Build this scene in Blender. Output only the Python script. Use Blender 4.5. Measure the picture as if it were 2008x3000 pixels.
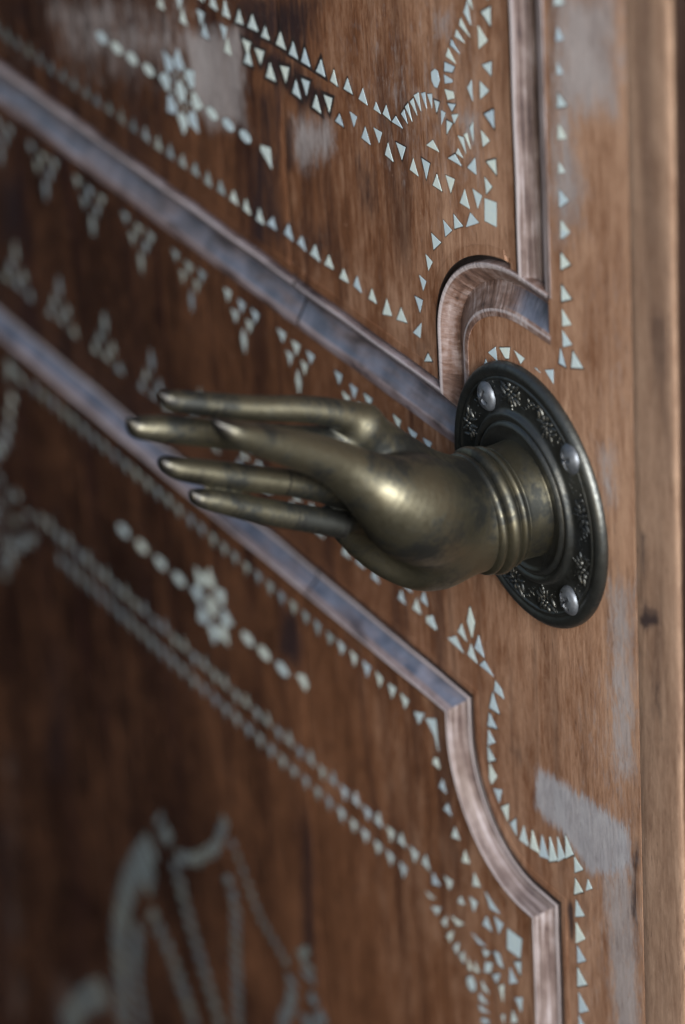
# Carved wooden door with shell inlay and a cast brass hand pull.
# Door coordinates in millimetres: u to the right, v up, w out of the door.
# World: X = u, Y = -w, Z = v (metres); origin at the centre of the handle's base plate.
import bpy, bmesh, math, random
import numpy as np
from mathutils import Matrix, Vector

random.seed(11)
scene = bpy.context.scene
col = scene.collection
for o in list(bpy.data.objects):
    bpy.data.objects.remove(o)

# ---------------------------------------------------------------- camera
def door_vec(u, v, w):
    return Vector((u, -w, v))

cam_data = bpy.data.cameras.new('camera')
cam = bpy.data.objects.new('camera', cam_data)
col.objects.link(cam)
cam_pos = door_vec(1.04741498, 0.67479217, 0.63560297)
ax_right = door_vec(0.49910027, -0.05012862, -0.86509308)
ax_down = door_vec(0.39807757, -0.87348614, 0.28027883)
ax_fwd = door_vec(-0.76969680, -0.48426139, -0.41600209)
m = Matrix.Identity(4)
for i in range(3):
    m[i][0] = ax_right[i]
    m[i][1] = -ax_down[i]
    m[i][2] = -ax_fwd[i]
    m[i][3] = cam_pos[i]
cam.matrix_world = m
cam_data.sensor_fit = 'VERTICAL'
cam_data.sensor_height = 36.0
cam_data.sensor_width = 24.0
cam_data.lens = 153.6
cam_data.clip_start = 0.05
cam_data.clip_end = 200.0
cam_data.dof.use_dof = True
cam_data.dof.focus_distance = 1.405
cam_data.dof.aperture_fstop = 5.8
scene.camera = cam

# ---------------------------------------------------------------- light
SUN_EL, SUN_ROT = math.radians(28), math.radians(118)
world = bpy.data.worlds.new('World')
scene.world = world
world.use_nodes = True
wn = world.node_tree.nodes
sky = wn.new('ShaderNodeTexSky')
sky.sky_type = 'NISHITA'
sky.sun_disc = False
sky.sun_elevation = SUN_EL
sky.sun_rotation = SUN_ROT
sky.air_density = 1.0
sky.dust_density = 2.5
sky.ozone_density = 1.0
world.node_tree.links.new(sky.outputs[0], wn['Background'].inputs['Color'])
wn['Background'].inputs['Strength'].default_value = 0.078

# daylight from the porch opening on the right, beside the camera
key_data = bpy.data.lights.new('opening_light', 'AREA')
key_data.shape = 'RECTANGLE'
key_data.size = 0.8
key_data.size_y = 0.75
key_data.energy = 44.0
key_data.color = (0.96, 0.98, 1.0)
key = bpy.data.objects.new('opening_light', key_data)
col.objects.link(key)
key.location = door_vec(1.26, 0.54, 0.12)
key.rotation_euler = (key.location - door_vec(-0.05, 0.0, 0.03)).to_track_quat('Z', 'Y').to_euler()

scene.view_settings.view_transform = 'Standard'
scene.view_settings.look = 'None'
scene.view_settings.exposure = 0.9
scene.view_settings.gamma = 1.0
scene.view_settings.use_curve_mapping = False
scene.render.engine = 'CYCLES'

# ---------------------------------------------------------------- material helpers
class NT:
    def __init__(self, name):
        self.m = bpy.data.materials.new(name)
        self.m.use_nodes = True
        self.t = self.m.node_tree
        self.b = self.t.nodes['Principled BSDF']
    def n(self, kind, **kw):
        nd = self.t.nodes.new(kind)
        for k, v in kw.items():
            setattr(nd, k, v)
        return nd
    def link(self, a, b):
        self.t.links.new(a, b)
    def val(self, sock, v):
        if hasattr(v, 'is_output') or isinstance(v, bpy.types.NodeSocket):
            self.link(v, sock)
        else:
            sock.default_value = v
    def math(self, op, a, b=0.0, clamp=False):
        nd = self.n('ShaderNodeMath', operation=op, use_clamp=clamp)
        self.val(nd.inputs[0], a)
        self.val(nd.inputs[1], b)
        return nd.outputs[0]
    def mix(self, f, a, b, blend='MIX'):
        nd = self.n('ShaderNodeMix', data_type='RGBA', blend_type=blend)
        self.val(nd.inputs[0], f)
        self.val(nd.inputs[6], a if isinstance(a, bpy.types.NodeSocket) else (*a, 1))
        self.val(nd.inputs[7], b if isinstance(b, bpy.types.NodeSocket) else (*b, 1))
        return nd.outputs[2]
    def coord(self, which='Object', scale=(1, 1, 1), loc=(0, 0, 0), attr=None):
        if attr:
            src = self.n('ShaderNodeAttribute', attribute_name=attr).outputs['Vector']
        else:
            src = self.n('ShaderNodeTexCoord').outputs[which]
        mp = self.n('ShaderNodeMapping')
        mp.inputs['Scale'].default_value = scale
        mp.inputs['Location'].default_value = loc
        self.link(src, mp.inputs[0])
        return mp.outputs[0]
    def noise(self, vec, scale=1.0, detail=4.0, rough=0.55, dist=0.0):
        nd = self.n('ShaderNodeTexNoise')
        nd.inputs['Scale'].default_value = scale
        nd.inputs['Detail'].default_value = detail
        nd.inputs['Roughness'].default_value = rough
        nd.inputs['Distortion'].default_value = dist
        self.link(vec, nd.inputs['Vector'])
        return nd.outputs[0]
    def ramp(self, f, stops):
        nd = self.n('ShaderNodeValToRGB')
        r = nd.color_ramp
        while len(r.elements) < len(stops):
            r.elements.new(0.5)
        for e, (p, c) in zip(r.elements, stops):
            e.position = p
            e.color = (*c, 1) if len(c) == 3 else c
        self.link(f, nd.inputs[0])
        return nd.outputs[0]
    def fac(self, f, lo, hi):
        nd = self.n('ShaderNodeMapRange', interpolation_type='SMOOTHSTEP')
        nd.inputs['From Min'].default_value = lo
        nd.inputs['From Max'].default_value = hi
        self.val(nd.inputs['Value'], f)
        return nd.outputs[0]
    def attr(self, name):
        return self.n('ShaderNodeAttribute', attribute_name=name).outputs['Fac']
    def bump(self, hgt, strength, dist=0.001):
        nd = self.n('ShaderNodeBump')
        nd.inputs['Strength'].default_value = strength
        nd.inputs['Distance'].default_value = dist
        self.link(hgt, nd.inputs['Height'])
        self.link(nd.outputs[0], self.b.inputs['Normal'])

def make_wood(name, dark, mid, light, rough=0.42):
    """Old varnished hardwood, grain running up the door; wear, dark marks and tone come from attributes."""
    k = NT(name)
    fine = k.noise(k.coord(scale=(620, 620, 95)), 1.0, 8, 0.85, 0.5)
    pore = k.noise(k.coord(scale=(950, 950, 85)), 1.0, 5, 0.75)
    band = k.noise(k.coord(scale=(150, 150, 14)), 1.0, 6, 0.7, 1.4)
    cloud = k.noise(k.coord(scale=(34, 34, 17)), 1.0, 5, 0.65, 0.6)
    blot = k.noise(k.coord(scale=(120, 120, 70), loc=(7, 2, 1)), 1.0, 5, 0.7, 0.8)
    f = k.math('ADD', k.math('MULTIPLY', band, 0.34), k.math('MULTIPLY', fine, 0.60))
    f = k.math('ADD', f, k.math('ADD', k.math('MULTIPLY', cloud, 0.30), k.math('MULTIPLY', blot, 0.16)))
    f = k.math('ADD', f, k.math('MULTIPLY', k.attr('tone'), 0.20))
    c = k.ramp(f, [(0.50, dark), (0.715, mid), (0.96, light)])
    broad = k.fac(k.noise(k.coord(scale=(62, 62, 5), loc=(2, 4, 9)), 1.0, 5, 0.6, 0.7), 0.50, 0.72)
    c = k.mix(k.math('MULTIPLY', broad, k.math('SUBTRACT', 0.78, k.math('MULTIPLY', k.attr('tone'), 0.55))), c, (0.022, 0.009, 0.008))
    # bare, greyed wood where the varnish has gone
    wear_n = k.noise(k.coord(scale=(330, 330, 90)), 1.0, 8, 0.82, 0.8)
    wsum = k.math('ADD', k.attr('wear'), k.math('MULTIPLY', k.math('SUBTRACT', wear_n, 0.5), 1.7))
    wmask = k.fac(wsum, 0.22, 0.72)
    gcol = k.ramp(k.math('ADD', k.math('MULTIPLY', fine, 0.55), k.math('MULTIPLY', cloud, 0.45)),
                  [(0.32, (0.13, 0.105, 0.10)), (0.66, (0.37, 0.35, 0.35))])
    c = k.mix(k.math('MULTIPLY', wmask, 0.86), c, gcol)
    # fibrous pale filler over a repair
    fsum = k.math('ADD', k.attr('filler'), k.math('MULTIPLY', k.math('SUBTRACT', k.noise(k.coord(scale=(420, 420, 90)), 1.0, 7, 0.75, 0.6), 0.5), 1.5))
    fmask = k.fac(fsum, 0.18, 0.62)
    fcol = k.ramp(k.math('ADD', k.math('MULTIPLY', fine, 0.6), k.math('MULTIPLY', blot, 0.4)), [(0.32, (0.17, 0.17, 0.19)), (0.66, (0.40, 0.42, 0.45))])
    c = k.mix(k.math('MULTIPLY', fmask, 0.84), c, fcol)
    # dark stains
    dn = k.noise(k.coord(scale=(380, 380, 45)), 1.0, 7, 0.8, 0.5)
    dsum = k.math('ADD', k.attr('stain'), k.math('MULTIPLY', k.math('SUBTRACT', dn, 0.5), 1.5))
    dmask = k.fac(dsum, 0.20, 0.80)
    c = k.mix(k.math('MULTIPLY', dmask, 0.9), c, (0.017, 0.012, 0.015))
    pl = k.fac(pore, 0.585, 0.66)
    c = k.mix(k.math('MULTIPLY', pl, 0.6), c, (0.03, 0.016, 0.012))
    # little pale nicks
    nick = k.fac(k.noise(k.coord(scale=(1000, 1000, 260), loc=(3, 1, 5)), 1.0, 3, 0.6), 0.66, 0.74)
    c = k.mix(k.math('MULTIPLY', nick, 0.5), c, (0.46, 0.34, 0.27))
    k.link(c, k.b.inputs['Base Color'])
    r = k.math('ADD', k.math('MULTIPLY', wmask, 0.22), k.math('ADD', rough - 0.12, k.math('MULTIPLY', cloud, 0.26)))
    k.link(r, k.b.inputs['Roughness'])
    k.b.inputs['Specular IOR Level'].default_value = 0.30
    hgt = k.math('ADD', k.math('MULTIPLY', fine, 0.6), k.math('MULTIPLY', pore, 0.5))
    k.bump(hgt, 0.45, 0.0004)
    return k.m

def make_moulding(name, kind='upright', chatter=0.0):
    """Rubbed moulding: greyish pink bare wood with dark lacquer left in streaks along its run."""
    k = NT(name)
    st = k.coord(attr='run', scale=(14, 900, 1) if kind != 'arc' else (330, 150, 1))
    st2 = k.coord(attr='run', scale=(30, 170, 1), loc=(3.1, 7, 0))
    streak = k.noise(st, 1.0, 5, 0.65)
    patch = k.noise(st2, 1.0, 5, 0.6, 0.4)
    cloud = k.noise(k.coord(scale=(90, 90, 90)), 1.0, 4, 0.6)
    ws, wp = (0.62, 0.28) if kind == 'upright' else (0.22, 0.55) if kind == 'rail' else (0.42, 0.45)
    f = k.math('ADD', k.math('MULTIPLY', streak, ws), k.math('ADD', k.math('MULTIPLY', patch, wp), k.math('MULTIPLY', cloud, 0.24)))
    if kind == 'arc':
        stops = [(0.44, (0.045, 0.027, 0.022)), (0.53, (0.13, 0.078, 0.06)), (0.60, (0.22, 0.165, 0.15)), (0.70, (0.38, 0.345, 0.35))]
    elif kind == 'rail':
        stops = [(0.42, (0.05, 0.038, 0.04)), (0.50, (0.15, 0.115, 0.115)), (0.58, (0.22, 0.19, 0.205)), (0.70, (0.32, 0.29, 0.32))]
    else:
        stops = [(0.45, (0.028, 0.022, 0.027)), (0.53, (0.085, 0.06, 0.054)), (0.60, (0.155, 0.122, 0.115)), (0.70, (0.28, 0.252, 0.26))]
    c = k.ramp(f, stops)
    pm = k.fac(k.math('ADD', k.attr('sky_sheen'), k.math('MULTIPLY', k.math('SUBTRACT', patch, 0.5), 1.3)), 0.35, 0.75)
    pc = k.ramp(cloud, [(0.35, (0.035, 0.048, 0.075)), (0.65, (0.105, 0.12, 0.165))])  # bluish sky reflection put into the colour of the tilted faces
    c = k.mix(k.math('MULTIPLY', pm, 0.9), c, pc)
    em = k.fac(k.math('ADD', k.attr('ridge'), k.math('MULTIPLY', k.math('SUBTRACT', patch, 0.5), 0.9)), 0.3, 0.8)
    c = k.mix(k.math('MULTIPLY', em, 0.85), c, (0.34, 0.305, 0.31))
    k.link(c, k.b.inputs['Base Color'])
    k.link(k.math('ADD', 0.20, k.math('MULTIPLY', cloud, 0.34)), k.b.inputs['Roughness'])
    hgt = k.math('ADD', k.math('MULTIPLY', streak, 0.5), k.math('MULTIPLY', cloud, 0.3))
    if chatter:
        ch = k.noise(k.coord(attr='run', scale=(900, 60, 1)), 1.0, 3, 0.6, 0.5)
        hgt = k.math('ADD', hgt, k.math('MULTIPLY', ch, chatter))
    k.bump(hgt, 0.45, 0.0006)
    return k.m

def make_shell(name='shell_inlay', f0=1.0):
    k = NT(name)
    rnd = k.n('ShaderNodeObjectInfo').outputs['Random']
    n1 = k.noise(k.coord(scale=(420, 420, 420)), 1.0, 4, 0.65, 0.8)
    f = k.math('ADD', k.math('MULTIPLY', rnd, 0.5), k.math('MULTIPLY', n1, 0.55))
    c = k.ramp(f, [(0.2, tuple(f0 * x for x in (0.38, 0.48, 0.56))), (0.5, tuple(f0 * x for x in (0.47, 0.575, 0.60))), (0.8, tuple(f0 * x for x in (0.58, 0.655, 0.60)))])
    k.link(c, k.b.inputs['Base Color'])
    k.b.inputs['Roughness'].default_value = 0.34
    k.bump(n1, 0.1, 0.0003)
    return k.m

def make_flat(name, colr, rough=0.6, metal=0.0):
    k = NT(name)
    n1 = k.noise(k.coord(scale=(300, 300, 300)), 1.0, 3, 0.6)
    lo = tuple(x * 0.7 for x in colr)
    hi = tuple(min(1, x * 1.3) for x in colr)
    k.link(k.ramp(n1, [(0.3, lo), (0.7, hi)]), k.b.inputs['Base Color'])
    k.b.inputs['Roughness'].default_value = rough
    k.b.inputs['Metallic'].default_value = metal
    k.bump(n1, 0.12, 0.0004)
    return k.m

def make_brass(name, base, patina, amount, rough, fine_bump=0.12):
    k = NT(name)
    v = k.coord(scale=(1, 1, 1))
    big = k.noise(v, 45, 5, 0.62, 0.3)
    small = k.noise(v, 420, 4, 0.65)
    spots = k.noise(v, 900, 2, 0.5)
    f = k.math('ADD', k.math('MULTIPLY', big, 0.75), k.math('MULTIPLY', small, 0.3))
    pm = k.fac(f, 0.64 - amount, 0.80 - amount)
    c = k.mix(pm, base, patina)
    c = k.mix(k.fac(k.math('ADD', k.attr('tarnish_shade'), k.math('MULTIPLY', k.math('SUBTRACT', small, 0.5), 0.8)), 0.2, 0.7), c, (0.022, 0.021, 0.02))
    sp = k.fac(spots, 0.70, 0.78)
    c = k.mix(k.math('MULTIPLY', sp, 0.8), c, (0.02, 0.015, 0.012))
    k.link(c, k.b.inputs['Base Color'])
    k.b.inputs['Metallic'].default_value = 0.95
    rr = k.math('ADD', rough, k.math('MULTIPLY', k.math('SUBTRACT', small, 0.5), 0.22))
    rr = k.math('ADD', rr, k.math('MULTIPLY', pm, 0.12))
    k.link(rr, k.b.inputs['Roughness'])
    k.bump(k.math('ADD', small, k.math('MULTIPLY', big, 0.6)), fine_bump, 0.0006)
    return k.m

WOOD = make_wood('door_wood', (0.016, 0.007, 0.005), (0.144, 0.063, 0.031), (0.38, 0.235, 0.155))
EDGE_WOOD = make_wood('edge_wood', (0.07, 0.038, 0.026), (0.165, 0.098, 0.064), (0.32, 0.215, 0.15), 0.6)
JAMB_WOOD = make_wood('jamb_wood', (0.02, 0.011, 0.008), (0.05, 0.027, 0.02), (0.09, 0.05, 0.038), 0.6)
MOULD = make_moulding('moulding_wood')
RAIL_MOULD = make_moulding('rail_moulding_wood', 'rail')
MOULD_ARC = make_moulding('moulding_wood_tooled', 'arc', chatter=1.8)
SHELL = make_shell()
DULL_SHELL = make_shell('dim_dull_shell_inlay', 0.55)  # shell colour darkened for weaker light on the left, and for wear
FAINT_SHELL = make_shell('dim_worn_shell_inlay', 0.27)
RESIN = make_flat('black_resin', (0.02, 0.014, 0.013), 0.5)
BRASS = make_brass('aged_brass', (0.112, 0.102, 0.070), (0.030, 0.031, 0.028), 0.18, 0.41, 0.10)
DARK_BRASS = make_brass('dark_patinated_brass', (0.085, 0.088, 0.082), (0.036, 0.040, 0.042), 0.13, 0.43, 0.3)
WORN_BRASS = make_brass('worn_relief_brass', (0.088, 0.090, 0.084), (0.036, 0.040, 0.042), 0.15, 0.43, 0.2)
STEEL = make_flat('tin_screw_metal', (0.11, 0.12, 0.135), 0.5, 0.8)

# ---------------------------------------------------------------- object helpers
def link_mesh(name, verts, faces, mats, parent=None, smooth=False, slots=None):
    """verts in door millimetres (u, v, w)."""
    v = np.asarray(verts, dtype=float) * 0.001
    me = bpy.data.meshes.new(name)
    me.from_pydata(np.stack([v[:, 0], -v[:, 2], v[:, 1]], 1).tolist(), [], [tuple(int(i) for i in f) for f in faces])
    for mt in (mats if isinstance(mats, (list, tuple)) else [mats]):
        me.materials.append(mt)
    if slots is not None:
        me.polygons.foreach_set('material_index', np.asarray(slots, dtype=np.int32))
    if smooth:
        me.polygons.foreach_set('use_smooth', np.ones(len(me.polygons), dtype=bool))
    me.update()
    o = bpy.data.objects.new(name, me)
    col.objects.link(o)
    if parent is not None:
        o.parent = parent
    return o

def fattr(o, name, values):
    a = o.data.attributes.new(name, 'FLOAT', 'POINT')
    a.data.foreach_set('value', np.asarray(values, dtype=np.float32))

def empty(name, label, category):
    o = bpy.data.objects.new(name, None)
    o.empty_display_size = 0.02
    o['label'] = label
    o['category'] = category
    col.objects.link(o)
    return o

def parse(s):
    return [[tuple(float(x) for x in q.split(',')) for q in p.split()] for p in s.split(';')]

# ---------------------------------------------------------------- inlay outlines and marks, door millimetres
INLAY_UP = ('-79.7,101.4 -72.8,101.5 -76.9,104.4;-73.4,106.4 -69.5,104.3 -71.3,108.7;-66.4,106.2 -68.6,111.8 -70.7,109.8;-63,109.5 -65.1,114.8 -67.4,112.8;-60.5,111.9 -61.6,118 -64.7,116;-56.8,114 -57.4,119.6 -59.9,118.3;-53.4,115.5 -53.1,120.6 -56.1,119.4;-50.6,114.9 -48.6,119.3 -51.9,118.9;-47.9,111.9 -45.1,116.8 -47.8,116.8;-44.8,109.7 -41,114.7 -44.5,114.5;-52.8,125.1 -51.2,123.6 -49.6,123.9 -47.9,126.9 -48.9,129.8 -50.7,129.9 -53,128;-44.8,131.2 -40,132.4 -38.2,134.9 -44.3,134.5;-44.6,127.1 -40.3,128.9 -39.7,129.9 -44.9,130;-43.4,121.9 -39.3,123.9 -39.7,126 -45,125;-41,118.9 -38.6,122.1 -43.5,120.7;-39.9,115.2 -37,119.3 -41.3,117.6;-21.5,141.3 -16.3,139.5 -15.9,144.4;-23.3,129.3 -17.9,134 -23.2,135.4;-21.3,125 -15.6,122.1 -15.7,128.5;-22.8,113.3 -18.7,116.8 -23.5,118.6;-21.1,108.9 -15.3,106.5 -15.5,111.8;-21.8,97.5 -18.2,101.3 -22.5,103;-31,130.4 -27.9,126.8 -28.2,134;-28.6,112.9 -28.1,119.9 -30.6,117;-30.3,109.9 -32.4,114.5 -34.3,113.3;-33.2,107.1 -34.6,112.2 -38.1,111.6;-39.6,105 -35.1,104.9 -38.2,107.1;-44.7,101.4 -36.4,101.7 -40.2,104.4;-32.9,102.5 -27.5,102 -27.9,107.7;-58.1,101 -50,101.5 -53.8,104.4;-74.3,89.9 -71.6,95.3 -77.5,94.9;-69.5,88.2 -64,87.8 -66.9,93.2;-59.1,88.7 -56.4,95.2 -61.5,95.2;-55.1,88.1 -49.4,88.1 -52.2,93.1;-43.9,89.5 -41.1,95.4 -46.7,94.8;-38.4,88.2 -32.4,88.3 -35.1,94.2;-27.5,90.3 -24.5,95.9 -30.2,96.2;-23.5,87.6 -16.4,88.2 -15.9,96.8 -23,95.6;-35.2,80.9 -27,85.6 -32.2,87.1;-42.4,77.6 -37.1,80.5 -42.6,82.6;-48.4,72.5 -44.1,76.3 -49.4,78;-56.3,64.8 -51.4,69.2 -57.3,70.3;-31.4,155.5 -27.3,152.5 -28.9,160.2;-34.4,150.2 -27.8,148.4 -33.5,153;-37.3,145.5 -31.5,145.3 -36.2,148.1;-40.3,141.6 -34.8,140.5 -39.5,143.7;-43.3,136.8 -37.4,136.3 -41.7,140;-20.8,159.1 -15.7,156.3 -15.5,162.6;-23,146.2 -17.8,150.7 -23.1,154;-21.6,167.1 -16.4,164.5 -16,171.1;-29.5,160.9 -26,158.4 -27.6,164.4;-60.4,55.6 -57.4,59.9 -61.7,61.1;-64.3,46.8 -62.1,51.1 -66.5,51.6;-67.1,37.8 -65,43.1 -70,42.6;-72.3,28.3 -67.8,28.2 -66.5,34.2;-65.7,20.4 -60.7,22.5 -63.1,24.4;-184.8,100.7 -179.3,101.6 -181.7,106.3;-175.9,101.9 -168.7,102.6 -172.2,107.7;-166.5,101.6 -160.8,102.2 -163.4,106.5;-156.2,102.4 -149.6,102.5 -152.7,108.1;-147.4,101.8 -141.3,101.9 -144,107.5;-139,101.9 -133,102 -136.2,107.8;-129,101.9 -123,102 -125.2,107.5;-119.5,101.8 -114.8,101.5 -116.8,106.7;-110.8,102 -105,102.1 -107.8,106.9;-101,101.9 -95.2,101.6 -97.8,106.8;-91.3,101.7 -86.7,101.6 -89.5,104.9;-85.5,102.1 -80.3,101.4 -82.9,106.2;-180.5,87.3 -174.7,88 -177,93.4;-168.4,90.8 -165.4,96.5 -171.9,95.6;-164.8,87.4 -158.1,88 -161.6,93.6;-150.9,90.1 -148,96.6 -154.2,95.2;-146.5,88.1 -140.9,87.7 -143.7,93.7;-136.8,90.3 -134.1,96.4 -139.7,95.6;-133,87.7 -127.4,87.3 -130,93.1;-121.5,89.8 -119.1,95.7 -124.6,95;-117.7,88 -112.2,87.8 -114.6,91.7;-105.2,90.3 -102.8,94.8 -107.5,95.1;-100.4,88.2 -94.6,87.7 -97.6,93.1;-88.9,90.4 -86.5,95.1 -92,94.9;-85.3,87.7 -80,87.1 -82.9,92.8;-171.3,29.9 -164.5,29.9 -166.4,34.4;-158.8,31 -152.8,30.4 -155.2,36.1;-149.7,30.9 -143.7,30 -146.2,34.9;-140.7,30.2 -134.1,29.8 -136.9,35.3;-130.9,30.1 -124.9,30.7 -127.6,34.9;-120.8,29.1 -114.8,29.5 -117.7,33.7;-111.3,30 -105.9,29.3 -108.6,34.6;-101.3,29.1 -96.1,29.3 -98.8,33.7;-92.3,26.9 -86,28.8 -89,34;-83,28.7 -76.1,30.3 -79.7,34.3;-179,28.5 -173.3,28.6 -176.3,33.9;-188.4,29 -183.2,28.8 -186,33.8;-198.1,29.1 -192.1,29 -194.9,33.8;-207.2,29 -201.5,29.1 -204.8,34.1;-217,28.6 -211.4,28.5 -213.9,34.3;-226.7,29.1 -220.9,29.1 -223.5,34;-236,28.8 -230.7,28.7 -233.1,33.7;-245.2,28.6 -239.7,28.8 -242.6,34.3;-254.7,28.6 -249,28.6 -251.9,34.2;-264,29.1 -258.8,28.5 -261.5,34.2;-273.9,28.7 -268.3,28.8 -271.2,34.1;-283.2,29 -277.6,28.5 -280.9,34.3;-293.3,29.1 -287.6,29 -290.6,33.8;-303,28.7 -296.9,28.7 -300.3,33.7;-311.9,28.7 -306.6,28.5 -309,33.9;-321.8,28.5 -316.1,28.9 -318.9,33.7;-331.2,29.1 -325.7,28.8 -328,33.9;-340.9,28.6 -335.3,28.5 -338.1,33.8;-350.5,28.8 -345.4,28.6 -348.1,33.8;-359.8,28.5 -354.8,29.1 -357.2,34.3;-369.3,28.9 -363.7,29 -366.8,33.7;-378.6,29.1 -373,28.7 -376,34.2;-388.3,28.8 -382.8,28.9 -385.9,34.3;-398.7,29.1 -392.5,28.9 -395.9,34.3;-194.1,100.2 -188.9,100.7 -191.8,106.7;-203.5,100.6 -197.7,100.4 -200.6,106.2;-213.6,100.7 -207.5,100.4 -210.5,106.1;-222.7,100.4 -216.7,100.5 -220.1,106.3;-232.5,100.1 -226.5,100.6 -229.9,106.4;-177.5,91 -174.8,96.6 -180.7,96;-194.8,86.6 -189.5,86.7 -191.7,92.6;-193.9,90.7 -191.7,96.2 -196.7,96.1;-210.9,87 -205.7,87.2 -208.6,92.3;-210.9,90.6 -208.2,96.2 -213.5,96;-227.2,86.8 -221.8,87 -224.6,92.4;-226.9,91.1 -224.1,96.3 -229.4,96.6;-243.9,86.9 -238.7,87.1 -241.2,92;-243.3,91.2 -240.9,96.2 -246.3,96.6;-260.4,86.8 -255,86.6 -257.3,92;-259.6,90.7 -257.3,96.5 -262.2,96.1;-276.7,86.9 -271.1,86.7 -273.8,92.6;-227.2,58.8 -227.8,61.3 -229.5,62.8 -231.7,62.8 -233.4,61.3 -234,58.8 -233.4,56.3 -231.7,54.8 -229.5,54.8 -227.8,56.3;-224,61.5 -224.6,61.9 -225.4,61.6 -225.5,60.9 -224.9,60.5 -224.2,60.8;-227.9,65.4 -228.6,65.2 -228.9,64.5 -228.5,63.9 -227.8,64 -227.5,64.8;-233.3,65.4 -233.7,64.8 -233.4,64 -232.7,63.9 -232.3,64.5 -232.6,65.2;-237.2,61.5 -237,60.8 -236.3,60.5 -235.7,60.9 -235.8,61.6 -236.6,61.9;-237.2,56.1 -236.6,55.7 -235.8,56 -235.7,56.7 -236.3,57.1 -237,56.8;-233.3,52.2 -232.6,52.4 -232.3,53.1 -232.7,53.7 -233.4,53.6 -233.7,52.8;-227.9,52.2 -227.5,52.8 -227.8,53.6 -228.5,53.7 -228.9,53.1 -228.6,52.4;-224,56.1 -224.2,56.8 -224.9,57.1 -225.5,56.7 -225.4,56 -224.6,55.7;-222.2,56.5 -219.6,55 -213.9,58.8 -219.6,62.6 -222.2,61.1;-223,63.1 -220.1,63.9 -218.8,70.6 -225.5,69.3 -226.3,66.4;-228.3,67.2 -226.8,69.8 -230.6,75.5 -234.4,69.8 -232.9,67.2;-234.9,66.4 -235.7,69.3 -242.4,70.6 -241.1,63.9 -238.2,63.1;-239,61.1 -241.6,62.6 -247.3,58.8 -241.6,55 -239,56.5;-238.2,54.5 -241.1,53.7 -242.4,47 -235.7,48.3 -234.9,51.2;-232.9,50.4 -234.4,47.8 -230.6,42.1 -226.8,47.8 -228.3,50.4;-226.3,51.2 -225.5,48.3 -218.8,47 -220.1,53.7 -223,54.5;-250.9,58.6 -252.1,60.2 -255.1,60.9 -258.1,60.2 -259.3,58.6 -258.1,57 -255.1,56.3 -252.1,57;-263.8,58.6 -265,60.2 -268,60.9 -271,60.2 -272.2,58.6 -271,57 -268,56.3 -265,57;-275.8,58.6 -277,60.2 -280,60.9 -283,60.2 -284.2,58.6 -283,57 -280,56.3 -277,57;-287.8,58.6 -289,60.2 -292,60.9 -295,60.2 -296.2,58.6 -295,57 -292,56.3 -289,57;-203.2,58.6 -204.4,60.2 -207.4,60.9 -210.4,60.2 -211.6,58.6 -210.4,57 -207.4,56.3 -204.4,57;-191.3,58.6 -192.5,60.2 -195.5,60.9 -198.5,60.2 -199.7,58.6 -198.5,57 -195.5,56.3 -192.5,57;-179.1,58.6 -180.3,60.2 -183.3,60.9 -186.3,60.2 -187.5,58.6 -186.3,57 -183.3,56.3 -180.3,57;-172,59.5 -172.5,57.5 -165.2,53 -165.4,60.8')
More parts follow.
